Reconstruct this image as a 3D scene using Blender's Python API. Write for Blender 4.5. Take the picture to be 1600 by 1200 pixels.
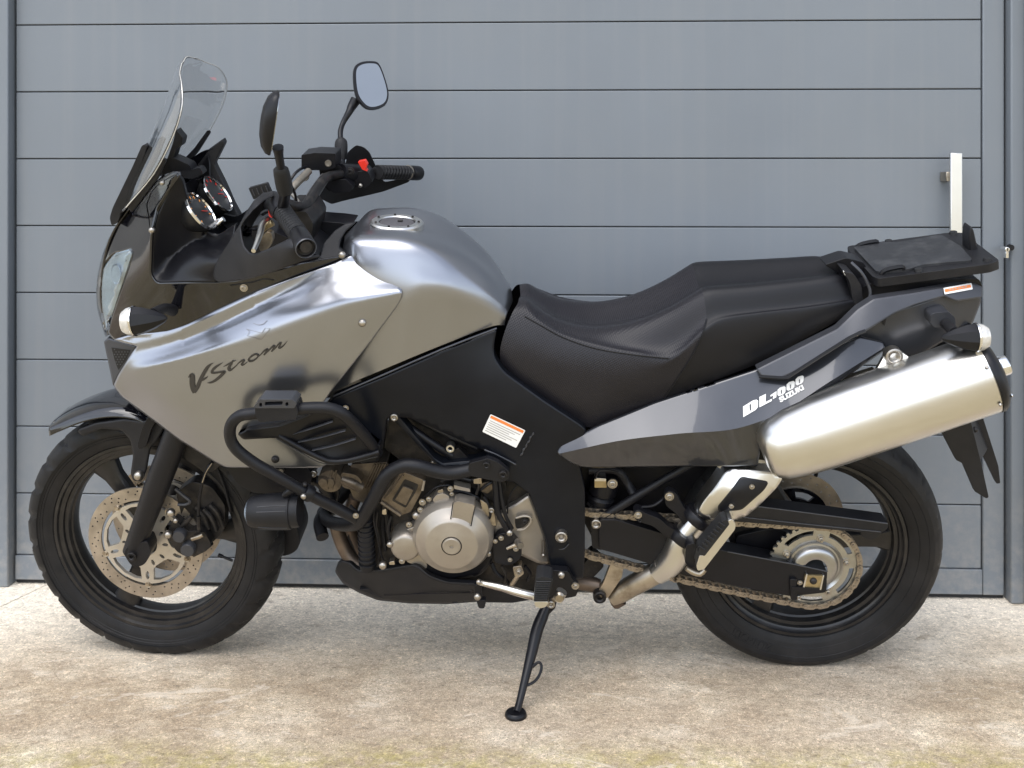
import bpy, math, random
import numpy as np
from mathutils import Vector, Matrix
from mathutils.geometry import delaunay_2d_cdt
import bmesh
random.seed(7)
R_ = math.radians
for o in list(bpy.data.objects): bpy.data.objects.remove(o)
SC = bpy.context.scene
COL = SC.collection

# ------------------------------------------------------------------ camera, sky, sun, exposure
F_PX, HY = 1642.0, 270.0                      # focal length and horizon row, in pixels of the 1600x1200 photograph
CAM = Vector((0.087, -2.6, 1.176))
cam_d = bpy.data.cameras.new('camera'); cam = bpy.data.objects.new('camera', cam_d); COL.objects.link(cam)
cam.location = CAM; cam.rotation_euler = (R_(90), 0, 0)
cam_d.sensor_width = 36; cam_d.lens = F_PX*36/1600; cam_d.shift_y = -(600-HY)/1600.0
cam_d.clip_start = 0.05; cam_d.clip_end = 2000
SC.camera = cam

SUN_EL, SUN_AZ = 60, 205                      # azimuth clockwise from +Y: behind the camera, a little to its left
world = bpy.data.worlds.new('World'); SC.world = world; world.use_nodes = True
wn, wl = world.node_tree.nodes, world.node_tree.links
wn.clear()
sky = wn.new('ShaderNodeTexSky'); sky.sky_type = 'NISHITA'; sky.sun_disc = False
sky.sun_elevation = R_(SUN_EL); sky.sun_rotation = R_(SUN_AZ)
sky.air_density = 1.0; sky.dust_density = 1.2; sky.ozone_density = 1.5
hsv = wn.new('ShaderNodeHueSaturation'); hsv.inputs['Saturation'].default_value = 0.42
tcw = wn.new('ShaderNodeTexCoord'); mpw = wn.new('ShaderNodeMapping'); mpw.inputs['Scale'].default_value = (1, 1, 2.2)
nzw = wn.new('ShaderNodeTexNoise'); nzw.inputs['Scale'].default_value = 2.3; nzw.inputs['Detail'].default_value = 5
rpw = wn.new('ShaderNodeValToRGB')
rpw.color_ramp.elements[0].position = .35; rpw.color_ramp.elements[0].color = (.95, .98, 1.03, 1)
rpw.color_ramp.elements[1].position = .68; rpw.color_ramp.elements[1].color = (1.6, 1.59, 1.58, 1)
mulw = wn.new('ShaderNodeMix'); mulw.data_type = 'RGBA'; mulw.blend_type = 'MULTIPLY'; mulw.inputs[0].default_value = 1
mulw.clamp_result = False
bg = wn.new('ShaderNodeBackground'); bg.inputs['Strength'].default_value = 0.15
wo = wn.new('ShaderNodeOutputWorld')
wl.new(sky.outputs[0], hsv.inputs['Color']); wl.new(hsv.outputs[0], mulw.inputs[6])
wl.new(tcw.outputs['Generated'], mpw.inputs[0]); wl.new(mpw.outputs[0], nzw.inputs['Vector'])
wl.new(nzw.outputs['Fac'], rpw.inputs[0]); wl.new(rpw.outputs[0], mulw.inputs[7])
wl.new(mulw.outputs[2], bg.inputs['Color']); wl.new(bg.outputs[0], wo.inputs['Surface'])

sun_d = bpy.data.lights.new('sun', 'SUN'); sun = bpy.data.objects.new('sun', sun_d); COL.objects.link(sun)
sun_d.energy = 0.8; sun_d.angle = R_(45); sun_d.color = (1, .96, .90)
az = R_(SUN_AZ); el = R_(SUN_EL)
sdir = Vector((math.sin(az)*math.cos(el), math.cos(az)*math.cos(el), math.sin(el)))
sun.rotation_euler = sdir.to_track_quat('Z', 'Y').to_euler(); sun.location = sdir*8
SC.view_settings.view_transform = 'Standard'; SC.view_settings.look = 'None'
SC.view_settings.gamma = 1; SC.view_settings.use_curve_mapping = False
SC.view_settings.exposure = 0.90
SC.cycles.max_bounces = 6; SC.cycles.glossy_bounces = 4; SC.cycles.transparent_max_bounces = 8

# ------------------------------------------------------------------ frames: local axes of the leaning motorcycle and of the wall
class Frame:
    def __init__(s, O, X, Y, Z):
        s.O = Vector(O); s.M = Matrix((X, Y, Z)).transposed(); s.T = s.M.transposed()
        s.C = s.T @ (CAM - s.O)
    def ray(s, px, py): return s.T @ Vector(((px-800)/F_PX, 1, (HY-py)/F_PX))
    def q(s, px, py, y):                       # the point at lateral depth y that the photograph shows at (px, py)
        d = s.ray(px, py); t = (y - s.C.y)/d.y
        return s.C + d*t
    def loc(s, w): return s.T @ (Vector(w)-s.O)
    def px(s, p):
        w = s.M @ Vector(p) + s.O - CAM
        return (800 + F_PX*w.x/w.y, HY - F_PX*w.z/w.y)
LEAN, YAW = R_(13.5), R_(2.0)
X0 = Vector((math.cos(YAW), -math.sin(YAW), 0)); Y0 = Vector((math.sin(YAW), math.cos(YAW), 0)); Z0 = Vector((0, 0, 1))
BY = Y0*math.cos(LEAN) + Z0*math.sin(LEAN); BZ = Z0*math.cos(LEAN) - Y0*math.sin(LEAN)
B = Frame((0, 0, 0), X0, BY, BZ)
q = B.q
WA = R_(2.3)
W = Frame((0, .353, 0), (math.cos(WA), -math.sin(WA), 0), (math.sin(WA), math.cos(WA), 0), (0, 0, 1))
def ground_pt(px, py):
    t = CAM.z*F_PX/(py-HY); return CAM + Vector(((px-800)/F_PX*t, t, -CAM.z))

# ------------------------------------------------------------------ materials
MATS = {}
def mat(name, base, metal=0, rough=.5, coat=0, coat_rough=.05, var=.12, vscale=14, bump=0, bscale=200, rvar=.1, spec=None,
        dirt=None, dirt_amt=.0, dirt_scale=9, aniso=0):
    m = bpy.data.materials.new(name); m.use_nodes = True
    n, l = m.node_tree.nodes, m.node_tree.links
    p = n['Principled BSDF']
    tc = n.new('ShaderNodeTexCoord')
    nz = n.new('ShaderNodeTexNoise'); nz.inputs['Scale'].default_value = vscale; nz.inputs['Detail'].default_value = 6
    l.new(tc.outputs['Object'], nz.inputs['Vector'])
    cr = n.new('ShaderNodeValToRGB')
    cr.color_ramp.elements[0].position = .3; cr.color_ramp.elements[1].position = .7
    cr.color_ramp.elements[0].color = (*[c*(1-var) for c in base], 1)
    cr.color_ramp.elements[1].color = (*[min(1, c*(1+var)) for c in base], 1)
    l.new(nz.outputs['Fac'], cr.inputs[0]); col = cr.outputs[0]
    if dirt:
        n2 = n.new('ShaderNodeTexNoise'); n2.inputs['Scale'].default_value = dirt_scale; n2.inputs['Detail'].default_value = 8
        n2.inputs['Roughness'].default_value = .65
        l.new(tc.outputs['Object'], n2.inputs['Vector'])
        r2 = n.new('ShaderNodeValToRGB'); r2.color_ramp.elements[0].position = .48; r2.color_ramp.elements[1].position = .68
        r2.color_ramp.elements[0].color = (0, 0, 0, 1); r2.color_ramp.elements[1].color = (dirt_amt,)*3+(1,)
        l.new(n2.outputs['Fac'], r2.inputs[0])
        mx = n.new('ShaderNodeMix'); mx.data_type = 'RGBA'; l.new(r2.outputs[0], mx.inputs[0]); l.new(col, mx.inputs[6])
        mx.inputs[7].default_value = (*dirt, 1); col = mx.outputs[2]
    l.new(col, p.inputs['Base Color'])
    mr = n.new('ShaderNodeMapRange'); mr.inputs[3].default_value = max(.02, rough-rvar*.5); mr.inputs[4].default_value = min(1, rough+rvar*.5)
    l.new(nz.outputs['Fac'], mr.inputs[0]); l.new(mr.outputs[0], p.inputs['Roughness'])
    p.inputs['Metallic'].default_value = metal; p.inputs['Coat Weight'].default_value = coat
    p.inputs['Coat Roughness'].default_value = coat_rough; p.inputs['Specular IOR Level'].default_value = (.30 if max(base) < .02 and coat == 0 else .5) if spec is None else spec
    if bump:
        n3 = n.new('ShaderNodeTexNoise'); n3.inputs['Scale'].default_value = bscale; n3.inputs['Detail'].default_value = 3
        l.new(tc.outputs['Object'], n3.inputs['Vector'])
        bp = n.new('ShaderNodeBump'); bp.inputs['Strength'].default_value = bump; bp.inputs['Distance'].default_value = .001
        l.new(n3.outputs['Fac'], bp.inputs['Height']); l.new(bp.outputs[0], p.inputs['Normal'])
    MATS[name] = m; return m
silver = mat('silver_paint', (.325, .336, .368), .95, .29, coat=.12, coat_rough=.2, var=.02, vscale=3, rvar=.02)
black_pl = mat('black_plastic', (.011, .011, .013), 0, .48, var=.2, bump=.25, bscale=900, dirt=(.07, .065, .06), dirt_amt=.12)
black_soft = mat('black_satin', (.007, .007, .009), 0, .36, var=.2, bump=.08, bscale=600)
gloss_blk = mat('gloss_black', (.005, .005, .007), 0, .10, coat=.6, coat_rough=.03, var=.1, rvar=.06)
cover_blk = mat('frame_cover_black', (.005, .006, .009), 0, .30, var=.15, bump=.05, bscale=700, dirt=(.04, .04, .04), dirt_amt=.06, spec=.24)
powder = mat('powder_coat', (.009, .009, .011), 0, .40, var=.2, bump=.35, bscale=1400)
dark_metal = mat('dark_metal', (.020, .019, .020), .5, .45, var=.4, vscale=40, dirt=(.12, .10, .08), dirt_amt=.35, dirt_scale=30)
graphite = mat('graphite_paint', (.032, .034, .041), .5, .28, coat=1, coat_rough=.04, var=.02, vscale=6, rvar=.02)
graphite_m = mat('graphite_satin', (.060, .062, .070), .4, .34, var=.1, bump=.06, bscale=800)
rubber = mat('tyre_rubber', (.009, .009, .010), 0, .54, var=.25, vscale=20, bump=.3, bscale=500, dirt=(.045, .04, .036), dirt_amt=.22, dirt_scale=11, spec=.3)
grip_rub = mat('grip_rubber', (.016, .016, .017), 0, .55, bump=.4, bscale=500)
alu = mat('satin_aluminium', (.70, .69, .665), 1, .30, var=.06, vscale=6, bump=.03, bscale=700)
alu_dirty = mat('stained_steel', (.46, .41, .34), 1, .38, var=.25, vscale=16, dirt=(.16, .12, .08), dirt_amt=.7, dirt_scale=18)
chrome = mat('chrome', (.80, .80, .80), 1, .12, var=.05)
steel = mat('zinc_bolt', (.42, .39, .35), 1, .38, var=.2, vscale=60)
engine_m = mat('engine_cover_paint', (.40, .36, .31), .7, .38, var=.08, vscale=12, bump=.1, bscale=900, dirt=(.16, .13, .10), dirt_amt=.25)
engine_d = mat('cast_engine_metal', (.17, .14, .108), .75, .40, var=.3, vscale=30, bump=.5, bscale=300, dirt=(.06, .045, .03), dirt_amt=.7, dirt_scale=26)
disc_m = mat('brake_disc_steel', (.42, .37, .31), .85, .40, var=.25, vscale=26, bump=.08, bscale=800)
carrier_m = mat('disc_carrier_alloy', (.56, .52, .45), .7, .38, var=.12)
rim_m = mat('wheel_black', (.007, .007, .008), 0, .36, coat=.1, coat_rough=.2, var=.2, dirt=(.07, .06, .05), dirt_amt=.25, dirt_scale=22)
chain_m = mat('chain_steel', (.36, .31, .25), .85, .42, var=.35, vscale=70, dirt=(.05, .04, .03), dirt_amt=.6, dirt_scale=60)
sprocket_m = mat('sprocket_steel', (.44, .43, .39), .9, .36, var=.15, vscale=30, dirt=(.13, .10, .06), dirt_amt=.35, dirt_scale=30)
brass = mat('yellow_zinc', (.40, .32, .18), .85, .38, var=.25, vscale=50)
rust = mat('rusty_steel', (.15, .115, .09), .75, .48, var=.3, vscale=26, dirt=(.20, .13, .085), dirt_amt=.4)
red_m = mat('red_switch', (.75, .03, .015), 0, .35, var=.05)
white_m = mat('sticker_white', (.80, .79, .76), 0, .4, var=.03)
orange_m = mat('sticker_orange', (.78, .22, .05), 0, .4, var=.05)
print_m = mat('grey_print', (.35, .33, .30), 0, .5, var=.05)
decal_blk = mat('decal_charcoal', (.030, .027, .025), 0, .35, var=.05)
decal_sil = mat('decal_pale_silver', (.47, .47, .49), .92, .30, var=.02)
lens_w = mat('clear_lens', (.62, .60, .56), .2, .12, coat=1, var=.15, vscale=120)
refl_m = mat('lamp_reflector', (.58, .68, .80), .35, .2, var=.2, vscale=30)
dial_m = mat('gauge_face', (.012, .012, .013), 0, .3)
orange_g = mat('dial_orange', (.9, .35, .08), 0, .4)
pink_m = mat('cap_plastic', (.09, .085, .09), .1, .45, var=.1)
mirror_m = mat('mirror_glass', (.27, .28, .29), 1, .02, var=0, rvar=0)

def glass(name, tint, alpha_rough=.0):
    m = bpy.data.materials.new(name); m.use_nodes = True
    p = m.node_tree.nodes['Principled BSDF']
    p.inputs['Base Color'].default_value = (*tint, 1); p.inputs['Transmission Weight'].default_value = 1
    p.inputs['Roughness'].default_value = .01; p.inputs['IOR'].default_value = 1.5; p.inputs['Coat Weight'].default_value = 1; p.inputs['Coat IOR'].default_value = 1.6
    MATS[name] = m; return m
clear_m = glass('clear_screen', (.985, .995, 1.0))
lampglass = glass('headlight_glass', (.88, .95, .98))

def seat_material():
    m = mat('seat_grip_vinyl', (.014, .013, .016), 0, .38, var=.1, bump=0, rvar=.05)
    n, l = m.node_tree.nodes, m.node_tree.links
    tc = n.new('ShaderNodeTexCoord'); mp = n.new('ShaderNodeMapping'); mp.inputs['Rotation'].default_value = (0, R_(30), 0)
    mp.inputs['Scale'].default_value = (1, .05, 1)
    vo = n.new('ShaderNodeTexVoronoi'); vo.inputs['Scale'].default_value = 235; vo.inputs['Randomness'].default_value = 0
    l.new(tc.outputs['Object'], mp.inputs[0]); l.new(mp.outputs[0], vo.inputs['Vector'])
    bp = n.new('ShaderNodeBump'); bp.inputs['Strength'].default_value = .8; bp.inputs['Distance'].default_value = .0011
    bp.invert = True
    l.new(vo.outputs['Distance'], bp.inputs['Height']); l.new(bp.outputs[0], n['Principled BSDF'].inputs['Normal'])
    return m
seat_grip = seat_material()
seat_smooth = mat('seat_vinyl', (.007, .007, .009), 0, .42, var=.08, bump=.35, bscale=1300)

def concrete():
    m = bpy.data.materials.new('stained_concrete'); m.use_nodes = True
    n, l = m.node_tree.nodes, m.node_tree.links; p = n['Principled BSDF']
    tc = n.new('ShaderNodeTexCoord')
    def noise(scale, detail=8, rough=.6, sx=(1, 1, 1), dist=0):
        mp = n.new('ShaderNodeMapping'); mp.inputs['Scale'].default_value = sx
        t = n.new('ShaderNodeTexNoise'); t.inputs['Scale'].default_value = scale; t.inputs['Detail'].default_value = detail
        t.inputs['Roughness'].default_value = rough; t.inputs['Distortion'].default_value = dist
        l.new(tc.outputs['Object'], mp.inputs[0]); l.new(mp.outputs[0], t.inputs['Vector']); return t.outputs['Fac']
    def ramp(f, stops):
        r = n.new('ShaderNodeValToRGB'); e = r.color_ramp.elements
        e[0].position, e[0].color = stops[0][0], (*stops[0][1], 1); e[1].position, e[1].color = stops[-1][0], (*stops[-1][1], 1)
        for s in stops[1:-1]:
            k = e.new(s[0]); k.color = (*s[1], 1)
        l.new(f, r.inputs[0]); return r.outputs[0]
    def mix(f, a, b, mode='MIX'):
        x = n.new('ShaderNodeMix'); x.data_type = 'RGBA'; x.blend_type = mode
        if isinstance(f, float): x.inputs[0].default_value = f
        else: l.new(f, x.inputs[0])
        for s, i in ((a, 6), (b, 7)):
            if isinstance(s, tuple): x.inputs[i].default_value = (*s, 1)
            else: l.new(s, x.inputs[i])
        return x.outputs[2]
    def math_(op, a, b=None, clamp=True):
        x = n.new('ShaderNodeMath'); x.operation = op; x.use_clamp = clamp
        for s, i in ((a, 0), (b, 1)):
            if s is None: continue
            if isinstance(s, (int, float)): x.inputs[i].default_value = s
            else: l.new(s, x.inputs[i])
        return x.outputs[0]
    g = lambda v: (v, v, v)
    base = ramp(noise(3.0, 9, .62, (1, 1.6, 1)), [(.33, (.40, .32, .23)), (.5, (.62, .53, .41)), (.64, (.82, .75, .64))])
    base = mix(ramp(noise(9, 10, .7, (1, 1.4, 1), .4), [(.44, g(0)), (.66, g(.85))]), base, (.36, .28, .20))
    base = mix(ramp(noise(4.2, 8, .68, (1, 1.7, 1), .5), [(.50, g(0)), (.64, g(.7))]), base, (.40, .315, .225))
    base = mix(ramp(noise(1.6, 6, .6), [(.47, g(0)), (.64, g(.6))]), base, (.56, .49, .41))
    fine = noise(140, 6, .75)
    base = mix(ramp(fine, [(.46, g(0)), (.62, g(.5))]), base, (.60, .53, .44))
    base = mix(ramp(noise(420, 3, .6), [(.52, g(0)), (.62, g(.7))]), base, (.13, .10, .075))
    # the strip sheltered by the door stays pale and clean, slab turns mossy where it ends (positions on the slab itself)
    sep = n.new('ShaderNodeSeparateXYZ'); l.new(tc.outputs['Object'], sep.inputs[0]); Yc = sep.outputs['Y']
    mr = n.new('ShaderNodeMapRange'); mr.inputs[1].default_value = -.05; mr.inputs[2].default_value = .40
    l.new(math_('ADD', Yc, math_('MULTIPLY', noise(5, 6), .25, False), False), mr.inputs[0])
    base = mix(math_('MULTIPLY', mr.outputs[0], .9), base, (.86, .82, .75))
    mo = n.new('ShaderNodeMapRange'); mo.inputs[1].default_value = -.30; mo.inputs[2].default_value = -.40
    l.new(math_('ADD', Yc, math_('MULTIPLY', noise(2.2, 4), .22, False), False), mo.inputs[0])
    moss = math_('MULTIPLY', mo.outputs[0], ramp(noise(26, 8, .7), [(.38, g(0)), (.62, g(1))]))
    base = mix(math_('MULTIPLY', moss, .6), base, (.40, .36, .11))
    grit = ramp(noise(260, 4, .8), [(.35, g(.78)), (.5, g(1.0)), (.66, g(1.18))])
    base = mix(1.0, base, grit, 'MULTIPLY')
    base = mix(1.0, base, ramp(noise(34, 8, .75, (1, 1.3, 1)), [(.34, g(.74)), (.5, g(1.0)), (.68, g(1.16))]), 'MULTIPLY')
    vo = n.new('ShaderNodeTexVoronoi'); vo.inputs['Scale'].default_value = 210; l.new(tc.outputs['Object'], vo.inputs['Vector'])
    sv = n.new('ShaderNodeSeparateColor'); l.new(vo.outputs['Color'], sv.inputs[0])
    base = mix(1.0, base, ramp(sv.outputs[0], [(0, g(.70)), (.18, g(.92)), (.8, g(1.02)), (1, g(1.30))]), 'MULTIPLY')
    # dark lichen and oil flecks, sharp edged
    base = mix(math_('MULTIPLY', ramp(noise(16, 12, .78, (.7, 1.5, 1), .6), [(.57, g(0)), (.62, g(1))]), .45), base, (.26, .20, .14))
    base = mix(math_('MULTIPLY', ramp(noise(7, 12, .8, (.7, 1.5, 1), .8), [(.56, g(0)), (.63, g(1))]), .5), base, (.80, .75, .68))
    base = mix(1.0, base, (1.05, 1.0, .915), 'MULTIPLY')
    l.new(base, p.inputs['Base Color']); p.inputs['Roughness'].default_value = .88; p.inputs['Specular IOR Level'].default_value = .3
    b1 = n.new('ShaderNodeBump'); b1.inputs['Strength'].default_value = .55; b1.inputs['Distance'].default_value = .004
    l.new(noise(90, 8, .75), b1.inputs['Height'])
    b2 = n.new('ShaderNodeBump'); b2.inputs['Strength'].default_value = .5; b2.inputs['Distance'].default_value = .002
    l.new(fine, b2.inputs['Height']); l.new(b1.outputs[0], b2.inputs['Normal']); l.new(b2.outputs[0], p.inputs['Normal'])
    return m
conc = concrete()
door_m = mat('door_paint', (.166, .185, .206), 0, .42, var=.05, vscale=2.5, bump=.12, bscale=260, rvar=.12, dirt=(.19, .20, .205), dirt_amt=.28, dirt_scale=2.2)
def door_dust(m):
    n, l = m.node_tree.nodes, m.node_tree.links; p = n['Principled BSDF']; src = p.inputs['Base Color'].links[0].from_socket
    tc = n.new('ShaderNodeTexCoord'); sp = n.new('ShaderNodeSeparateXYZ'); l.new(tc.outputs['Object'], sp.inputs[0])
    mr = n.new('ShaderNodeMapRange'); mr.inputs[1].default_value = .42; mr.inputs[2].default_value = .0; l.new(sp.outputs['Z'], mr.inputs[0])
    nz = n.new('ShaderNodeTexNoise'); nz.inputs['Scale'].default_value = 22; nz.inputs['Detail'].default_value = 9; nz.inputs['Roughness'].default_value = .7
    l.new(tc.outputs['Object'], nz.inputs['Vector'])
    r = n.new('ShaderNodeValToRGB'); r.color_ramp.elements[0].position = .42; r.color_ramp.elements[1].position = .72; l.new(nz.outputs['Fac'], r.inputs[0])
    mu = n.new('ShaderNodeMath'); mu.operation = 'MULTIPLY'; l.new(mr.outputs[0], mu.inputs[0]); l.new(r.outputs[0], mu.inputs[1])
    # faint vertical rain streaks
    mp = n.new('ShaderNodeMapping'); mp.inputs['Scale'].default_value = (30, 30, .8); l.new(tc.outputs['Object'], mp.inputs[0])
    ns = n.new('ShaderNodeTexNoise'); ns.inputs['Scale'].default_value = 1; ns.inputs['Detail'].default_value = 5; l.new(mp.outputs[0], ns.inputs['Vector'])
    rs = n.new('ShaderNodeValToRGB'); rs.color_ramp.elements[0].position = .5; rs.color_ramp.elements[1].position = .75; rs.color_ramp.elements[1].color = (.10, .10, .10, 1); l.new(ns.outputs['Fac'], rs.inputs[0])
    ad = n.new('ShaderNodeMath'); ad.operation = 'MAXIMUM'; l.new(mu.outputs[0], ad.inputs[0]); l.new(rs.outputs[0], ad.inputs[1])
    mx = n.new('ShaderNodeMix'); mx.data_type = 'RGBA'; l.new(ad.outputs[0], mx.inputs[0]); l.new(src, mx.inputs[6]); mx.inputs[7].default_value = (.29, .28, .26, 1)
    l.new(mx.outputs[2], p.inputs['Base Color'])
door_dust(door_m)
groove_m = mat('door_core', (.08, .09, .10), 0, .7)
render_m = mat('wall_render', (.32, .32, .31), 0, .85, var=.08, bump=.6, bscale=120)

# ------------------------------------------------------------------ mesh helpers
def link(name, me, parent=None, m=None, label=None):
    o = bpy.data.objects.new(name, me); COL.objects.link(o)
    if parent is not None: o.parent = parent
    if m is not None and me is not None and not me.materials: me.materials.append(m)
    if label: o['label'] = label
    return o
def add(name, parent, m, V, Fc, ang=38, bevel=0, seg=2, label=None, solid=0, sub=0):
    me = bpy.data.meshes.new(name); me.from_pydata([tuple(v) for v in V], [], [tuple(f) for f in Fc])
    bm = bmesh.new(); bm.from_mesh(me); bmesh.ops.remove_doubles(bm, verts=bm.verts, dist=1e-6)
    bmesh.ops.recalc_face_normals(bm, faces=bm.faces); bm.to_mesh(me); bm.free()
    me.shade_smooth(); me.set_sharp_from_angle(angle=R_(ang))
    o = link(name, me, parent, m, label)
    if solid:
        s = o.modifiers.new('solid', 'SOLIDIFY'); s.thickness = solid; s.offset = 0
    if bevel:
        b = o.modifiers.new('bevel', 'BEVEL'); b.width = bevel; b.segments = seg; b.limit_method = 'ANGLE'; b.angle_limit = R_(40)
        b.use_clamp_overlap = True
    if sub:
        s = o.modifiers.new('sub', 'SUBSURF'); s.levels = s.render_levels = sub
    return o
def crom(P, n, closed=False):
    P = [np.array(p, float) for p in P]; out = []; N = len(P)
    if N < 3 and not closed:
        return [P[0]*(1-k/n) + P[-1]*(k/n) for k in range(n+1)]
    for i in range(N if closed else N-1):
        p1, p2 = P[i % N], P[(i+1) % N]
        p0 = P[(i-1) % N] if (closed or i > 0) else 2*p1-p2
        p3 = P[(i+2) % N] if (closed or i+2 < N) else 2*p2-p1
        for k in range(n):
            t = k/n
            out.append(.5*(2*p1 + (p2-p0)*t + (2*p0-5*p1+4*p2-p3)*t*t + (3*p1-p0-3*p2+p3)*t**3))
    if not closed: out.append(P[-1])
    return out
def roundpoly(pts, r=4, seg=3):
    out = []; N = len(pts)
    for i in range(N):
        p = np.array(pts[i][:2], float); a = np.array(pts[i-1][:2], float); b = np.array(pts[(i+1) % N][:2], float)
        rr = pts[i][2] if len(pts[i]) > 2 else r
        la, lb = np.linalg.norm(a-p), np.linalg.norm(b-p)
        c = min(rr, la*.45, lb*.45)
        if c < .3: out.append(tuple(p)); continue
        s, e = p+(a-p)/la*c, p+(b-p)/lb*c
        for k in range(seg+1):
            t = k/seg; out.append(tuple((1-t)**2*s + 2*t*(1-t)*p + t*t*e))
    return out
def inside(P, loops):
    P = np.asarray(P, float); res = np.zeros(len(P), bool)
    for L in loops:
        L = np.asarray(L, float); x, y = P[:, 0], P[:, 1]
        for i in range(len(L)):
            x1, y1 = L[i-1]; x2, y2 = L[i]
            if y1 == y2: continue
            c = ((y1 > y) != (y2 > y)) & (x < (x2-x1)*(y-y1)/(y2-y1)+x1)
            res ^= c
    return res
def bdist(P, loops):
    P = np.asarray(P, float); d = np.full(len(P), 1e9)
    for L in loops:
        L = np.asarray(L, float)
        for i in range(len(L)):
            a, b = L[i-1], L[i]; ab = b-a; t = np.clip(((P-a)@ab)/max(ab@ab, 1e-12), 0, 1)
            d = np.minimum(d, np.linalg.norm(P-(a+t[:, None]*ab), axis=1))
    return d
def cut2d(loops, step=None, lines=()):
    pts = []; edges = []
    for L in loops:
        s = len(pts); pl = []
        for i in range(len(L)):
            a = np.array(L[i], float); b = np.array(L[(i+1) % len(L)], float); pl.append(a)
            if step:
                k = int(np.linalg.norm(b-a)//(step*1.2))
                for j in range(1, k+1): pl.append(a+(b-a)*j/(k+1))
        pts += pl; edges += [(s+i, s+(i+1) % len(pl)) for i in range(len(pl))]
    LP = []
    for ln in lines:
        ln = [np.array(p[:2], float) for p in ln]; seg_ = [ln[0]]
        for a, c in zip(ln[:-1], ln[1:]):
            k = max(1, int(np.linalg.norm(c-a)//(step or 8)))
            for j in range(1, k+1): seg_.append(a+(c-a)*j/k)
        ok = inside(seg_, loops) & (bdist(seg_, loops) > 1.0); prev = None
        for p, kk in zip(seg_, ok):
            if kk:
                pts.append(p); LP.append(p)
                if prev is not None: edges.append((prev, len(pts)-1))
                prev = len(pts)-1
            else: prev = None
    if step:
        A = np.array(pts); lo, hi = A.min(0), A.max(0); g = []
        y = lo[1]+step*.5; r = 0
        while y < hi[1]:
            x = lo[0] + (step*.5 if r % 2 else 0)
            while x < hi[0]: g.append((x, y)); x += step
            y += step*.87; r += 1
        if g:
            g = np.array(g); k = inside(g, loops) & (bdist(g, loops) > step*.45); g = g[k]
            if LP and len(g):
                LPa = np.array(LP); g = g[np.min(np.linalg.norm(g[:, None]-LPa[None], axis=2), axis=1) > step*.5]
            pts += list(g)
    v, e, f, *_ = delaunay_2d_cdt([Vector((float(p[0]), float(p[1]))) for p in pts], edges, [], 0, 1e-7)
    v = np.array([tuple(p) for p in v]); f = [tuple(t) for t in f]
    cen = np.array([v[list(t)].mean(0) for t in f]); k = inside(cen, loops)
    f = [t for t, kk in zip(f, k) if kk]
    return v, f
def slab(loops, front, back, step=None, lines=()):
    v, f = cut2d(loops, step, lines); n = len(v)
    V = [front(*p) for p in v] + [back(*p) for p in v]
    cnt = {}
    for t in f:
        for i in range(3):
            a, b = t[i-1], t[i]
            cnt[(a, b)] = 1
    Fc = list(f) + [tuple(i+n for i in reversed(t)) for t in f]
    for (a, b) in cnt:
        if (b, a) not in cnt: Fc.append((a, b, b+n, a+n))
    used = sorted({i for t in Fc for i in t}); mp = {u: i for i, u in enumerate(used)}
    return [V[u] for u in used], [tuple(mp[i] for i in t) for t in Fc]
LAM = .01
def pchip(X, Yv):
    X = np.asarray(X, float); Yv = np.asarray(Yv, float); h = np.diff(X); d = np.diff(Yv)/h; m = np.zeros(len(X))
    m[0], m[-1] = d[0], d[-1]
    for i in range(1, len(X)-1):
        if d[i-1]*d[i] > 0: m[i] = 2*d[i-1]*d[i]/(d[i-1]+d[i]) if False else (d[i-1]*h[i]+d[i]*h[i-1])/(h[i]+h[i-1])
    def f(x):
        x = min(max(x, X[0]), X[-1]); i = min(int(np.searchsorted(X, x, 'right'))-1, len(X)-2); t = (x-X[i])/h[i]
        return float((2*t**3-3*t*t+1)*Yv[i]+(t**3-2*t*t+t)*h[i]*m[i]+(-2*t**3+3*t*t)*Yv[i+1]+(t**3-t*t)*h[i]*m[i+1])
    return f
def strips(rows, linear=False):
    """depth of a panel from lines running along it: each line [(px, py, depth), ...] from the top edge to the bottom edge"""
    R = [(pchip([p[0] for p in r], [p[1] for p in r]), pchip([p[0] for p in r], [p[2] for p in r])) for r in rows]
    memo = {}
    def f(x, y):
        k = round(x, 2)
        if k not in memo:
            ys = [a(x) for a, _ in R]; ds = [c(x) for _, c in R]
            for i in range(1, len(ys)): ys[i] = max(ys[i], ys[i-1]+.8)
            memo[k] = (ys, ds, None if linear else pchip(ys, ds))
        ys, ds, g_ = memo[k]
        return float(np.interp(y, ys, ds)) if linear else g_(y)
    f.lines = []; f.crease = linear
    for r, (a, _) in list(zip(rows, R))[1:-1]:
        xs = np.arange(r[0][0], r[-1][0], 6.0); k_ = R.index((a, _)); run = []
        for x in xs:
            if a(x)-R[k_-1][0](x) > 3.5 and R[k_+1][0](x)-a(x) > 3.5: run.append((x, a(x)))
            else:
                if len(run) > 2: f.lines.append(run)
                run = []
        if len(run) > 2: f.lines.append(run)
    return f
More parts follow.
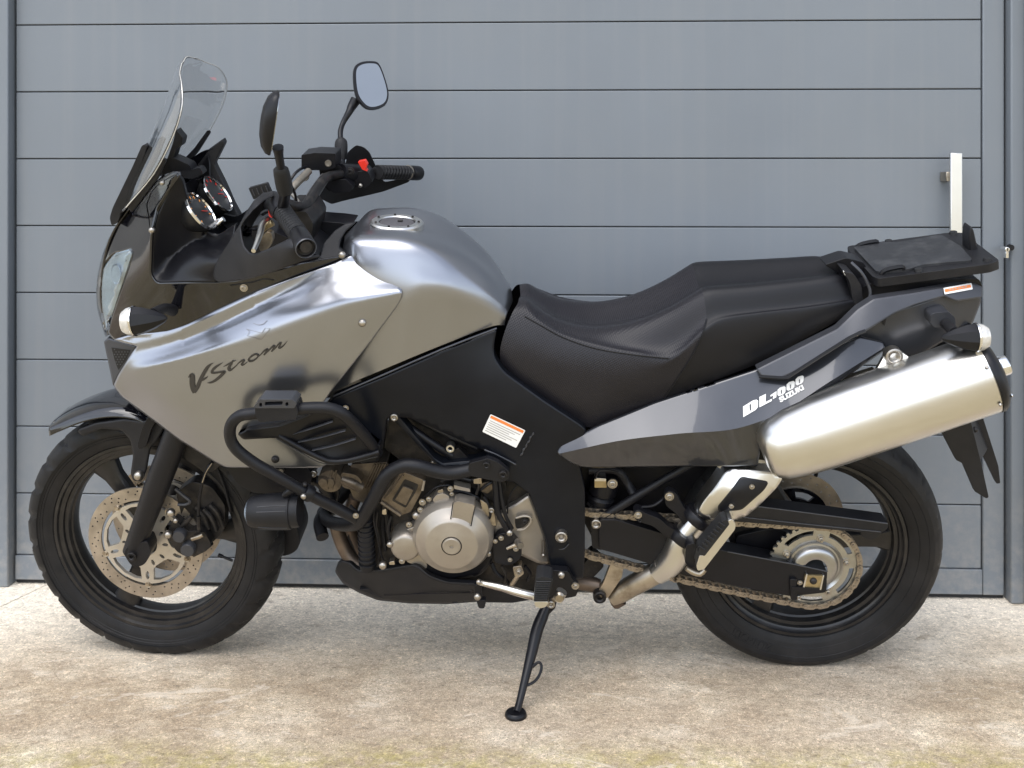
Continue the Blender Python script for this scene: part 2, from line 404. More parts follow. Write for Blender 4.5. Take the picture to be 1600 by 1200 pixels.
def tps(ctrl, lam=None):
    C = np.array(ctrl, float); P = C[:, :2]/100.; z = C[:, 2]; n = len(C)
    if n == 1: return lambda x, y: float(z[0])
    if n <= 3:
        A = np.c_[np.ones(n), P]; w = np.linalg.lstsq(A, z, rcond=None)[0]
        return lambda x, y: float(w[0]+w[1]*x/100+w[2]*y/100)
    def U(r): return np.where(r > 1e-9, r*r*np.log(r+1e-12), 0)
    K = U(np.linalg.norm(P[:, None]-P[None], axis=2)) + np.eye(n)*(LAM if lam is None else lam)
    A = np.zeros((n+3, n+3)); A[:n, :n] = K; A[:n, n] = 1; A[:n, n+1:] = P; A[n, :n] = 1; A[n+1:, :n] = P.T
    s = np.linalg.lstsq(A, np.r_[z, 0, 0, 0], rcond=None)[0]
    def f(x, y):
        r = np.hypot(P[:, 0]-x/100, P[:, 1]-y/100)
        return float(s[:n]@U(r) + s[n]+s[n+1]*x/100+s[n+2]*y/100)
    return f
def mir(V): return [(v[0], -v[1], v[2]) for v in V]
def panel(name, parent, m, outline, ctrl, thick=.006, r=6, step=9, edge=(10, .006), mirror=False, holes=(), label=None, ang=38):
    """curved shell: outline in photograph pixels, lateral depth from a smooth function, rolled-in rim, exact surface normals"""
    L = roundpoly(outline, r); loops = [L]+[roundpoly(h, 3) for h in holes]
    f = tps(ctrl) if not callable(ctrl) else ctrl
    lines = list(getattr(f, 'lines', ()))
    LA = np.array(L)
    if edge:
        w = edge[0]*.7; inset = []
        for i in range(len(LA)):
            a, c = LA[i-1], LA[i]; d = c-a; ln = np.linalg.norm(d)
            if ln < 1e-6: continue
            n2 = np.array([-d[1], d[0]])/ln
            for k in range(max(1, int(ln//4))):
                p = a+d*(k+.5)/max(1, int(ln//4))
                for sg in (1, -1):
                    z = p+n2*sg*w
                    if inside([z], [L])[0] and bdist([z], [L])[0] > w*.93: inset.append(tuple(z)); break
        # keep neighbouring stretches only
        run = []
        for z in inset:
            if run and math.hypot(z[0]-run[-1][0], z[1]-run[-1][1]) > 12: lines.append(run); run = []
            run.append(z)
        if len(run) > 1: lines.append(run)
    def depth(x, y):
        d = f(x, y)
        if edge:
            bb = bdist([(x, y)], [L])[0]
            if bb < w: d += edge[1]*(1-bb/w)**2
        return d
    v2, f2 = cut2d(loops, step, lines); n = len(v2)
    lines_ok = None
    front = []; nor = []
    on = bdist(v2, loops) < .02
    for k, (x, y) in enumerate(v2):
        p = q(x, y, depth(x, y)); front.append(p); h = 1.2
        gx = q(x+h, y, f(x+h, y))-q(x-h, y, f(x-h, y)); gy = q(x, y+h, f(x, y+h))-q(x, y-h, f(x, y-h))
        nn = gx.cross(gy); nn = nn if nn.y < 0 else -nn; nn.normalize()
        if on[k]:
            dirs = [(math.cos(t), math.sin(t)) for t in np.arange(0, 6.283, .3927)]
            out = ~inside([(x+2*c, y+2*s) for c, s in dirs], loops)
            ox = sum(c for (c, s), o_ in zip(dirs, out) if o_); oy = sum(s for (c, s), o_ in zip(dirs, out) if o_); l_ = math.hypot(ox, oy)
            if l_ > 1e-6 and edge: nn = (nn+Vector((ox/l_, 0, -oy/l_))*.9).normalized()
        nor.append(nn)
    back = [Vector((p.x, p.y+thick, p.z)) for p in front]
    V = front+back; Fc = []; NL = []
    for t in f2:
        a, c, e = (front[k] for k in t); fn = (c-a).cross(e-a)
        if fn.dot(nor[t[0]]) < 0: t = tuple(reversed(t))
        Fc.append(t)
        if getattr(f, 'crease', False):
            cx, cy = v2[t[0]]/3+v2[t[1]]/3+v2[t[2]]/3; nl = []
            for k in t:
                if on[k]: nl.append(nor[k]); continue
                x, y = v2[k]; x += (cx-x)*.35; y += (cy-y)*.35; h = .12
                gx = q(x+h, y, f(x+h, y))-q(x-h, y, f(x-h, y)); gy = q(x, y+h, f(x, y+h))-q(x, y-h, f(x, y-h))
                nn = gx.cross(gy); nn = nn if nn.y < 0 else -nn; nl.append(nn.normalized())
            NL.append(nl)
        else: NL.append([nor[k] for k in t])
    cnt = {(t[i-1], t[i]) for t in Fc for i in range(3)}; nf = len(Fc)
    for t in Fc[:nf]: Fc.append(tuple(k+n for k in reversed(t))); NL.append([Vector((0, 1, 0))]*3)
    for (a, c) in cnt:
        if (c, a) not in cnt:
            fc = (c, a, a+n, c+n); e1 = V[a]-V[c]; nn = e1.cross(Vector((0, 1, 0))).normalized(); Fc.append(fc); NL.append([nn]*4)
    o = None
    for sg in ((1, -1) if mirror else (1,)):
        me = bpy.data.meshes.new(name)
        VV = V if sg > 0 else mir(V); FF = Fc if sg > 0 else [tuple(reversed(t)) for t in Fc]
        NN = NL if sg > 0 else [[Vector((z.x, -z.y, z.z)) for z in reversed(t)] for t in NL]
        me.from_pydata([tuple(z) for z in VV], [], FF); me.shade_smooth()
        me.normals_split_custom_set([tuple(z) for t in NN for z in t])
        ob = link(name, me, parent, m, label); o = o or ob
    return o, depth
def plate(name, parent, m, outline, y0, y1, r=3, bevel=.0015, holes=(), mirror=False, label=None, seg=2):
    loops = [roundpoly(outline, r)]+[roundpoly(h, 2) for h in holes]
    def fr(x, y): return q(x, y, y0)
    def bk(x, y):
        p = q(x, y, y0); return Vector((p.x, y1, p.z))
    V, Fc = slab(loops, fr, bk)
    # merge the flat caps so that bevels run along the outline only
    o = add(name, parent, m, V, Fc, ang=30, bevel=bevel, label=label, seg=seg)
    if mirror: add(name, parent, m, mir(V), Fc, ang=30, bevel=bevel, seg=seg)
    return o
def patch(name, parent, m, rows, nc=5, nr=4, cap=True, mirror=True, solid=0, label=None, ang=60, mats=None, raw=False):
    """rows run along the length, ordered from the centreline outwards; each point (px, py, y)"""
    G = [[np.array(p if raw else q(*p)) for p in r] for r in rows]
    if mirror:
        M = [[p*np.array([1, -1, 1]) for p in r] for r in G]
        G = M[::-1] + (G[1:] if abs(G[0][0][1]) < 1e-6 else G)
    A = [crom(r, nc) for r in G]; ncol = len(A[0])
    cols = [crom([A[i][j] for i in range(len(A))], nr) for j in range(ncol)]
    nrow = len(cols[0]); V = [p for c in cols for p in c]; Fc = []
    for j in range(ncol-1):
        for i in range(nrow-1): Fc.append((j*nrow+i, j*nrow+i+1, (j+1)*nrow+i+1, (j+1)*nrow+i))
    if cap:
        Fc.append(tuple(range(nrow))); Fc.append(tuple((ncol-1)*nrow+i for i in range(nrow)))
        if cap == 2:
            for j in range(ncol-1): Fc.append((j*nrow, (j+1)*nrow, (j+1)*nrow+nrow-1, j*nrow+nrow-1))
    return add(name, parent, m, V, Fc, ang=ang, solid=solid, label=label)
def frame_of(axis):
    a = Vector(axis).normalized(); h = Vector((0, 0, 1)) if abs(a.z) < .9 else Vector((1, 0, 0))
    u = (h-a*h.dot(a)).normalized(); v = a.cross(u); return a, u, v
def tube_geo(P, r, seg=12, n=6, closed=False, cap=True, flat=1.0):
    C = crom([tuple(p) for p in P], n, closed) if n > 1 else [np.array(tuple(p)) for p in P]
    if isinstance(r, (int, float)): Rr = [r]*len(C)
    else: Rr = [float(x[0]) for x in crom([(x, 0) for x in r], n, closed)] if n > 1 else list(r)
    C = [Vector(c) for c in C]; N = len(C); V = []; Fc = []
    T = []
    for i in range(N):
        a = C[i-1] if (i > 0 or closed) else C[i]; b = C[(i+1) % N] if (i < N-1 or closed) else C[i]
        T.append((b-a).normalized())
    _, u, _ = frame_of(T[0])
    for i in range(N):
        u = (u - T[i]*u.dot(T[i])).normalized(); v = T[i].cross(u)
        for k in range(seg):
            a = 2*math.pi*k/seg; V.append(C[i] + (u*math.cos(a)*flat+v*math.sin(a))*Rr[i])
    for i in range(N if closed else N-1):
        j = (i+1) % N
        for k in range(seg): Fc.append((i*seg+k, i*seg+(k+1) % seg, j*seg+(k+1) % seg, j*seg+k))
    if cap and not closed: Fc.append(tuple(range(seg))); Fc.append(tuple((N-1)*seg+k for k in range(seg)))
    return V, Fc
def tube(name, parent, m, P, r, px=True, mirror=False, label=None, **kw):
    V, Fc = tube_geo([q(*p) for p in P] if px else P, r, **kw)
    o = add(name, parent, m, V, Fc, label=label)
    if mirror: add(name, parent, m, mir(V), Fc)
    return o
def lathe_geo(prof, c, axis, seg=48, closed=False, rx=1.0):
    a, u, v = frame_of(axis); c = Vector(c); V = []; Fc = []; n = len(prof)
    for i in range(seg):
        t = 2*math.pi*i/seg; d = u*math.cos(t)+v*math.sin(t)*rx
        for (r, h) in prof: V.append(c+d*r+a*h)
    for i in range(seg):
        j = (i+1) % seg
        for k in range(n if closed else n-1): Fc.append((i*n+k, i*n+(k+1) % n, j*n+(k+1) % n, j*n+k))
    return V, Fc
def lathe(name, parent, m, prof, c, axis, seg=48, closed=False, mirror=False, label=None, ang=38, rx=1.0):
    V, Fc = lathe_geo(prof, c, axis, seg, closed, rx)
    o = add(name, parent, m, V, Fc, ang=ang, label=label)
    if mirror: add(name, parent, m, mir(V), Fc, ang=ang)
    return o
def join(*gs):
    V = []; Fc = []
    for (v, f) in gs:
        n = len(V); V += [Vector(p) for p in v]; Fc += [tuple(i+n for i in t) for t in f]
    return V, Fc
def box_geo(c, s, ax=None):
    c = Vector(c); A = ax or (Vector((1, 0, 0)), Vector((0, 1, 0)), Vector((0, 0, 1)))
    V = [c+A[0]*x*s[0]/2+A[1]*y*s[1]/2+A[2]*z*s[2]/2 for x in (-1, 1) for y in (-1, 1) for z in (-1, 1)]
    return V, [(0, 1, 3, 2), (4, 6, 7, 5), (0, 4, 5, 1), (2, 3, 7, 6), (0, 2, 6, 4), (1, 5, 7, 3)]
def ring(r, n=48, a0=0): return [(r*math.cos(a0+2*math.pi*i/n), r*math.sin(a0+2*math.pi*i/n)) for i in range(n)]
def flat3(loops, c, axis, h0, h1, step=None):
    a, u, v = frame_of(axis); c = Vector(c)
    return slab(loops, lambda x, y: c+u*y+v*x+a*h0, lambda x, y: c+u*y+v*x+a*h1, step)

# shared bolt meshes (axis towards the viewer's side, -Y)
def bolt_mesh(kind):
    prof = {'dome': [(0, .75), (.5, .68), (.85, .38), (1, 0), (1, -.8)],
            'hex': [(0, .12), (.30, .12), (.34, .55), (.62, .60), (.78, .5), (.80, .1), (1.15, .06), (1.2, -.5)],
            'ring': [(0, -.2), (.42, -.2), (.46, .35), (.62, .5), (.66, .35), (.78, .36), (.84, .5), (1, .4), (1.02, -.8)]}[kind]
    V, Fc = lathe_geo(prof, (0, 0, 0), (0, -1, 0), 18)
    me = bpy.data.meshes.new('bolt'); me.from_pydata([tuple(v) for v in V], [], Fc); me.shade_smooth(); me.set_sharp_from_angle(angle=R_(40))
    me.materials.append(steel); return me
BOLT = {k: bolt_mesh(k) for k in ('dome', 'hex', 'ring')}
BOLT_D = {}
for k, me in BOLT.items():
    d = me.copy(); d.materials.clear(); d.materials.append(dark_metal); BOLT_D[k] = d
def bolt(px, py, y, rpx, parent, kind='dome', dark=False, name='bolt'):
    o = bpy.data.objects.new(name, (BOLT_D if dark else BOLT)[kind]); COL.objects.link(o); o.parent = parent
    p = q(px, py, y); s = rpx*(2.6+y)/F_PX; o.location = p; o.scale = (s, s*.9, s); return o
def ribbon(strokes, depth, off=.0016):
    """flat printed strokes lying on a panel: each stroke [(px, py, width), ...]"""
    V = []; Fc = []
    for k, st in enumerate(strokes):
        C = crom(st, 5); n = len(C); s = len(V)
        for i, c in enumerate(C):
            a = C[max(0, i-1)]; b = C[min(n-1, i+1)]; d = np.array([b[0]-a[0], b[1]-a[1]]); d /= (np.linalg.norm(d)+1e-9)
            nn = np.array([-d[1], d[0]])*max(c[2], .3)/2
            for sg in (1, -1):
                x, y = c[0]+nn[0]*sg, c[1]+nn[1]*sg; V.append(q(x, y, depth(x, y)-off-.00012*k))
        for i in range(n-1): Fc.append((s+2*i, s+2*i+1, s+2*i+3, s+2*i+2))
    return V, Fc
def decal_poly(polys, depth, off=.0016, step=6):
    gs = []
    for P in polys:
        v, f = cut2d([P], step); gs.append(([q(x, y, depth(x, y)-off) for x, y in v], f))
    return join(*gs)
def decal_text(txt, o, ex, ey, depth, off=.0018, bold=.03, shear=0, space=1.0):
    cu = bpy.data.curves.new('t', 'FONT'); cu.body = txt; cu.size = 1; cu.offset = bold; cu.shear = shear; cu.space_character = space
    cu.resolution_u = 3
    ob = bpy.data.objects.new('t', cu); COL.objects.link(ob); dg = bpy.context.evaluated_depsgraph_get()
    me = bpy.data.meshes.new_from_object(ob.evaluated_get(dg)); V = []
    for v in me.vertices:
        x = o[0]+ex[0]*v.co.x+ey[0]*v.co.y; y = o[1]+ex[1]*v.co.x+ey[1]*v.co.y
        V.append(q(x, y, depth(x, y)-off))
    Fc = [tuple(p.vertices) for p in me.polygons]
    bpy.data.objects.remove(ob); return V, Fc
def obj_empty(name, parent=None, M=None, label=None):
    o = bpy.data.objects.new(name, None); COL.objects.link(o); o.empty_display_size = .1
    if parent is not None: o.parent = parent
    if M is not None: o.matrix_world = M
    if label: o['label'] = label
    return o
def M4(fr):
    m = fr.M.to_4x4(); m.translation = fr.O; return m

# ------------------------------------------------------------------ the setting: driveway slab, garage wall, door frame and sectional door
def sheet(name, pts, z, m, kind='structure'):
    me = bpy.data.meshes.new(name); me.from_pydata([(x, y, z) for x, y in pts], [], [tuple(range(len(pts)))])
    o = link(name, me, None, m); o['kind'] = kind; return o
S = 400
sheet('ground', [(-S, -S), (S, -S), (S, S), (-S, S)], -.012, conc)
# two slabs meet in a saw-cut joint that runs off at the lower left
ja, jb = ground_pt(-40, 967), ground_pt(92, 905); jd = (jb-ja).normalized(); jn = Vector((-jd.y, jd.x, 0))
pa, pb = ja-jd*6, jb+jd*.12
def slab_obj(pts):
    bm = bmesh.new(); vs = [bm.verts.new((p[0], p[1], 0)) for p in pts]; f = bm.faces.new(vs)
    r = bmesh.ops.extrude_face_region(bm, geom=[f]); bmesh.ops.translate(bm, vec=(0, 0, -.01), verts=[g for g in r['geom'] if isinstance(g, bmesh.types.BMVert)])
    bmesh.ops.recalc_face_normals(bm, faces=bm.faces)
    me = bpy.data.meshes.new('driveway'); bm.to_mesh(me); bm.free(); o = link('driveway', me, None, conc); o['kind'] = 'structure'; return o
g = .0016
slab_obj([(pa+jn*-g).to_tuple(), (pb+jn*-g).to_tuple(), (pb.x+.02, .60, 0), (9, .60, 0), (9, -9, 0), (pa.x, -9, 0)])
slab_obj([(pa+jn*g).to_tuple(), (-9, pa.y, 0), (-9, .60, 0), (pb.x-.001, .60, 0), (pb+jn*g).to_tuple()])

wall = obj_empty('garage_wall', M=M4(W)); wall['label'] = 'pale rendered garage wall around the grey sectional door'; wall['category'] = 'wall'
def wbox(name, parent, m, x0, x1, y0, y1, z0, z1, bevel=.0015, label=None):
    V, Fc = box_geo(((x0+x1)/2, (y0+y1)/2, (z0+z1)/2), (x1-x0, y1-y0, z1-z0)); return add(name, parent, m, V, Fc, bevel=bevel, label=label)
def wx(px, py, y=0): return W.q(px, py, y).x
xl, xr1, xr2, xr3 = wx(22, 500), wx(1535, 500), wx(1571, 500), wx(1599, 400, -.02)
wbox('wall_face', wall, render_m, -8, xl-.15, .03, .35, 0, 4.2, 0)
wbox('wall_face', wall, render_m, xr3+.10, 8, .03, .35, 0, 4.2, 0)
wbox('lintel', wall, render_m, xl-.1499, xr3+.0999, .03, .35, 2.16, 4.2, 0)

fr = obj_empty('door_frame', M=M4(W)); fr['label'] = 'grey painted steel door frame with stepped right jamb'; fr['category'] = 'door frame'
zj = .0
wbox('jamb', fr, door_m, xl-.14, xl-.003, -.028, .10, zj, 2.15, .004)
wbox('jamb', fr, door_m, xr2+.002, xr3, -.030, .10, zj, 2.15, .004)
wbox('jamb_return', fr, door_m, xr3+.001, xr3+.09, -.075, .10, zj+.002, 2.15, .004)
wbox('head', fr, door_m, xl-.002, xr2+.001, -.02, .10, 2.03, 2.15, .004)
# lock cylinder proud of the right jamb
lp = W.q(1567, 391, -.030)
V, Fc = join(lathe_geo([(0, .030), (.006, .030), (.0075, .027), (.0075, 0)], (lp.x, lp.y, lp.z+.004), (0, -1, 0), 20),
             box_geo((lp.x, lp.y-.014, lp.z-.010), (.008, .028, .018)))
lock = add('lock_cylinder', fr, chrome, V, Fc, bevel=.0008)
V, Fc = join(box_geo((lp.x, lp.y-.031, lp.z+.004), (.0018, .002, .008)))
add('keyway', lock, dial_m, V, Fc)
V, Fc = lathe_geo([(0, .012), (.008, .012), (.009, 0)], (lp.x+.018, lp.y, lp.z+.008), (0, -1, 0), 16)
add('escutcheon', lock, black_soft, V, Fc)

door = obj_empty('garage_door', M=M4(W)); door['label'] = 'blue-grey sectional garage door of horizontal planks with dark joints'; door['category'] = 'garage door'
wbox('door_core', door, groove_m, xl-.001, xr2-.003, .022, .05, .03, 2.03, 0)
zl = [1.595-.1915*k+.004 for k in range(8)]      # plank joints
tops = [2.025, zl[0]+.1915]+zl; GV = .0028
lines = [2.025, zl[0]+.1915] + zl + [.082]
for a, b in zip(lines[:-1], lines[1:]):
    wbox('plank', door, door_m, xl+.004, xr1-.002, .004, .0215, b+GV/2, a-GV/2, .0022)
wbox('bottom_rail', door, door_m, xl+.004, xr1-.0005, -.002, .0205, .013, .0815, .002)
wbox('stile', door, door_m, xr1+.0005, xr2-.004, -.002, .0205, .012, 2.025, .003)
wbox('seal', door, grip_rub, xl+.004, xr2-.004, .006, .030, .003, .0125, 0)
h0 = W.q(1493, 239, -.05); h1 = W.q(1493, 420, -.05)
wd = 18*2.87/F_PX
hd = wbox('pull_handle', door, alu, h0.x-wd/2, h0.x+wd/2, -.058, -.046, h1.z-.12, h0.z, .002)
for zz in (W.q(1480, 276, -.02).z, h1.z-.08):
    V, Fc = box_geo((h0.x-.012, -.022, zz), (.022, .046, .026)); add('bracket', hd, alu_dirty, V, Fc, bevel=.002)

# ------------------------------------------------------------------ the motorcycle
bike = obj_empty('motorcycle', M=M4(B))
bike['label'] = 'silver and black touring motorcycle leaning on its side stand before the garage door'; bike['category'] = 'motorcycle'

# ---------- wheels
def wheel(c, axis, R, w, bead, lip, spin, nspoke, tread, words=None):
    axis = Vector(axis).normalized(); a, u, v = frame_of(axis); c = Vector(c)
    # cast rim: barrel, lips, hub, spokes
    prof = [(bead+.004, w*.66), (bead, w*.74), (bead-.007, w*.74), (bead-.010, w*.64), (lip+.016, w*.60), (lip+.014, w*.50), (lip+.006, w*.48), (lip+.004, w*.30), (lip, w*.26),
            (lip-.002, 0), (lip, -w*.18), (lip+.004, -w*.36), (lip+.012, -w*.56), (bead-.010, -w*.64), (bead-.007, -w*.74), (bead, -w*.74), (bead+.004, -w*.66),
            (lip+.016, -w*.30), (lip+.016, w*.30)]
    gs = [lathe_geo(prof, c, axis, 96, closed=True),
          lathe_geo([(.014, w*.86), (.030, w*.86), (.036, w*.78), (.040, w*.5), (.046, w*.2), (.046, -w*.2), (.040, -w*.5), (.036, -w*.78), (.030, -w*.86), (.014, -w*.86)], c, axis, 40, closed=True)]
    for k in range(nspoke):
        t = spin+2*math.pi*k/nspoke; d = u*math.cos(t)+v*math.sin(t); s = a.cross(d)
        sec = []
        for (r, hw, hh) in ((.038, .036, w*.34), (.075, .025, w*.30), (.12, .021, w*.27), (.17, .023, w*.27), (lip+.004, .036, w*.30)):
            sec.append([c+d*r+s*hw*x+a*hh*z for x, z in ((-1, -.55), (-.7, -1), (.7, -1), (1, -.55), (1, .55), (.7, 1), (-.7, 1), (-1, .55))])
        V = [p for S_ in sec for p in S_]; Fc = []
        for i in range(len(sec)-1):
            for j in range(8): Fc.append((i*8+j, i*8+(j+1) % 8, (i+1)*8+(j+1) % 8, (i+1)*8+j))
        gs.append((V, Fc))
    o = add('wheel', bike, rim_m, *join(*gs), ang=40)
    # tyre with moulded tread blocks
    pf = [(bead-.002, -w*.62), (bead+.003, -w*.76), (bead+.012, -w*.84), (bead+.016, -w*.86), (bead+.019, -w*.875), (bead+.040, -w*.97), (R-.040, -w*1.0), (R-.034, -w*1.0), (R-.024, -w*.93), (R-.018, -w*.88), (R-.009, -w*.70), (R-.004, -w*.48), (R-.001, -w*.24), (R, 0)]
    pf = pf + [(r, -h) for r, h in pf[-2::-1]]; n = len(pf); seg = 300; V = []; Fc = []
    for i in range(seg):
        t = 2*math.pi*i/seg; d = u*math.cos(t)+v*math.sin(t)
        for k, (r, h) in enumerate(pf):
            side = abs(h)/w; dr = 0
            if r > R-.036:
                ph = (i + int(side*tread[2])) % tread[0]
                if ph < tread[1]: dr = tread[3]*(1.0 if side > .4 else .75)
            V.append(c+d*(r-dr)+a*h)
    for i in range(seg):
        j = (i+1) % seg
        for k in range(n-1): Fc.append((i*n+k, i*n+k+1, j*n+k+1, j*n+k))
    gs2 = [(V, Fc)]
    hs = lambda r_: float(np.interp(r_, [z[0] for z in pf[:n//2+1]], [abs(z[1]) for z in pf[:n//2+1]]))
    for rr in (bead+.024, R-.046):
        gs2.append(lathe_geo([(rr-.0014, hs(rr)-.001), (rr, hs(rr)+.0010), (rr+.0014, hs(rr)-.001)], c, a, 120))
    if words:
        cu = bpy.data.curves.new('t', 'FONT'); cu.body = words[0]; cu.size = .021; cu.extrude = .0016; cu.resolution_u = 3; cu.space_character = 1.15; cu.offset = .0004
        ob = bpy.data.objects.new('t', cu); COL.objects.link(ob); dg = bpy.context.evaluated_depsgraph_get(); me_ = bpy.data.meshes.new_from_object(ob.evaluated_get(dg))
        xs = [v_.co.x for v_ in me_.vertices]; mid = (max(xs)+min(xs))/2; r0 = bead+.027; LV = []
        for v_ in me_.vertices:
            rr = r0+v_.co.y; t_ = words[1]-(v_.co.x-mid)/rr*words[2]; d = u*math.cos(t_)+v*math.sin(t_); LV.append(c+d*rr+a*(hs(rr)+v_.co.z))
        gs2.append((LV, [tuple(z.vertices) for z in me_.polygons])); bpy.data.objects.remove(ob)
    ty = add('tyre', o, rubber, *join(*gs2), ang=28)
    return o, ty
STEER = R_(5.5)
S_ax = Vector((math.sin(R_(26)), 0, math.cos(R_(26))))
aF = Matrix.Rotation(-STEER, 3, S_ax) @ Vector((0, -1, 0))
RF, RR, wF, wR = .317, .319, .056, .076
def zc(R, w): return ((R-w)*math.cos(LEAN)+w)/math.cos(LEAN)-.002
cF = Vector((q(246, 838, 0).x, 0, zc(RF, wF))); cR = Vector((q(1252, 860, 0).x, 0, zc(RR, wR)))
print('PROJ wheel centres', B.px(cF), B.px(cR), 'near disc', B.px(cF+aF*.055))
_a, _u, _v = frame_of((0, -1, 0))
_f = lambda t: B.px(cR+(_u*math.cos(t)+_v*math.sin(t))*.25+_a*wR)
WANG = min(np.arange(0, 6.28, .02), key=lambda t: math.hypot(_f(t)[0]-1178, _f(t)[1]-1003))
WSG = -1 if _f(WANG+.1)[0] > _f(WANG)[0] else 1
fw, _ = wheel(cF, aF, RF, wF, .241, .206, R_(35), 3, (12, 3, 7, .0065))
rw, _ = wheel(cR, (0, -1, 0), RR, wR, .229, .198, R_(-88), 3, (15, 1, 22, .004), ('MICHELIN', WANG, WSG))
# front discs with drilled bands, floating on open carriers
def front_disc(c, ax, h):
    holes = []
    for k in range(36):
        a0 = 2*math.pi*k/36
        for j, rr in enumerate((.118, .126, .134)):
            if (k+j) % 3 == 2: continue
            a = a0+j*.05; holes.append([(rr*math.cos(a)+.0023*math.cos(b), rr*math.sin(a)+.0023*math.sin(b)) for b in [2*math.pi*i/6 for i in range(6)]])
    V, Fc = flat3([ring(.1425, 96), ring(.1105, 96)]+holes, c, ax, h, h+.0045)
    d = add('brake_disc', fw, disc_m, V, Fc, ang=30)
    loops = [ring(.1035, 90), ring(.030, 40)]
    for k in range(5):
        b = R_(18)+2*math.pi*k/5
        pol = lambda r, t: (r*math.cos(b+t), r*math.sin(b+t))
        loops.append([pol(.060, -.20), pol(.066, -.38), pol(.094, -.47), pol(.0965, -.30), pol(.0975, 0), pol(.0965, .30), pol(.094, .47), pol(.066, .38), pol(.060, .20)])
        e = b+math.pi/5
        loops.append([(.082*math.cos(e)+.011*math.cos(x)*math.cos(e)-.0048*math.sin(x)*math.sin(e), .082*math.sin(e)+.011*math.cos(x)*math.sin(e)+.0048*math.sin(x)*math.cos(e)) for x in [2*math.pi*i/12 for i in range(12)]])
        for s in (-1, 1):
            e2 = e+s*.33
            loops.append([(.050*math.cos(e2)+.0075*math.cos(x)*math.cos(e2)-.004*math.sin(x)*math.sin(e2), .050*math.sin(e2)+.0075*math.cos(x)*math.sin(e2)+.004*math.sin(x)*math.cos(e2)) for x in [2*math.pi*i/10 for i in range(10)]])
    V, Fc = flat3(loops, c, ax, h-.003, h+.006)
    add('disc_carrier', fw, carrier_m, V, Fc, ang=30)
    a, u, v = frame_of(ax)
    for k in range(5):
        b = R_(18)+2*math.pi*k/5+math.pi/5; cc = c+(u*math.sin(b)+v*math.cos(b))*.107
        V, Fc = lathe_geo([(0, .0095), (.0035, .0095), (.0038, .006), (.0075, .0072), (.0085, .0045), (.0085, -.002)], cc+a*h, a, 16)
        add('rivet', fw, alu_dirty, V, Fc)
front_disc(cF, aF, .056); front_disc(cF, -aF, .056)
a_, u_, v_ = frame_of(aF)
vd = u_*math.sin(R_(-22))+v_*math.cos(R_(-22))
for w_, c_, a0 in ((fw, cF, -25), (rw, cR, 100)):
    aa, uu, vv = frame_of(aF if w_ is fw else (0, -1, 0)); px_c = B.px(c_)
    best = None
    tgt = (373, 878) if w_ is fw else (1277, 742)
    ang = min(range(0, 360, 2), key=lambda g: (B.px(c_+(uu*math.cos(R_(g))+vv*math.sin(R_(g)))*.18)[0]-tgt[0])**2+(B.px(c_+(uu*math.cos(R_(g))+vv*math.sin(R_(g)))*.18)[1]-tgt[1])**2)
    d = uu*math.cos(R_(ang))+vv*math.sin(R_(ang))
    V, Fc = join(tube_geo([c_+d*.200, c_+d*.172], .0032, n=1), tube_geo([c_+d*.174, c_+d*.162], .0045, n=1)); add('valve_stem', w_, black_soft, V, Fc)
# red balance dot on the front sidewall
p = q(395, 910, -.070); V, Fc = lathe_geo([(0, .0008), (.0042, .0008), (.0046, -.002)], (p.x, p.y, p.z), (0, -1, 0), 14); add('balance_mark', fw, red_m, V, Fc)

# rear disc (far side), sprocket (near side)
holes = []
for k in range(30):
    for j, rr in enumerate((.093, .102, .111)):
        if (k+j) % 2: continue
        a = 2*math.pi*k/30; holes.append([(rr*math.cos(a)+.0026*math.cos(b), rr*math.sin(a)+.0026*math.sin(b)) for b in [2*math.pi*i/6 for i in range(6)]])
V, Fc = flat3([ring(.120, 80), ring(.078, 60)]+holes, cR, (0, 1, 0), .085, .090); add('brake_disc', rw, disc_m, V, Fc, ang=30)
V, Fc = flat3([ring(.082, 60), ring(.03, 30)]+[[((.055)*math.cos(b+t)*1+0, .055*math.sin(b+t)) for t in (-.3, -.1, .1, .3)]+[(.072*math.cos(b+t), .072*math.sin(b+t)) for t in (.35, .1, -.1, -.35)] for b in [2*math.pi*i/5 for i in range(5)]], cR, (0, 1, 0), .080, .086)
add('disc_carrier', rw, gloss_blk, V, Fc)
YS = -.114
cS = q(1267, 893, YS); cS = Vector((cR.x, YS, cR.z)); print('PROJ sprocket', B.px(cS))
teeth = []
for k in range(42):
    a = 2*math.pi*k/42
    for da, r in ((-.045, .0985), (-.022, .1045), (.022, .1045), (.045, .0985)): teeth.append((r*math.cos(a+da), r*math.sin(a+da)))
slots = []
for k in range(5):
    b = R_(-10)+2*math.pi*k/5
    slots.append([(.090*math.cos(b+t), .090*math.sin(b+t)) for t in np.linspace(-.42, .42, 9)]+[(.079*math.cos(b+t), .079*math.sin(b+t)) for t in np.linspace(.40, -.40, 9)])
V, Fc = flat3([teeth, ring(.052, 50)]+slots, cS, (0, -1, 0), -.003, .003); sp = add('sprocket', rw, sprocket_m, V, Fc, ang=30)
V, Fc = lathe_geo([(.026, .016), (.034, .018), (.046, .016), (.050, .012), (.054, .004), (.058, .003), (.064, .008), (.066, .003), (.066, -.004)], cS, (0, -1, 0), 50); add('sprocket_carrier', rw, mat('worn_hub_alloy', (.40, .40, .40), 1, .30, var=.15), V, Fc)
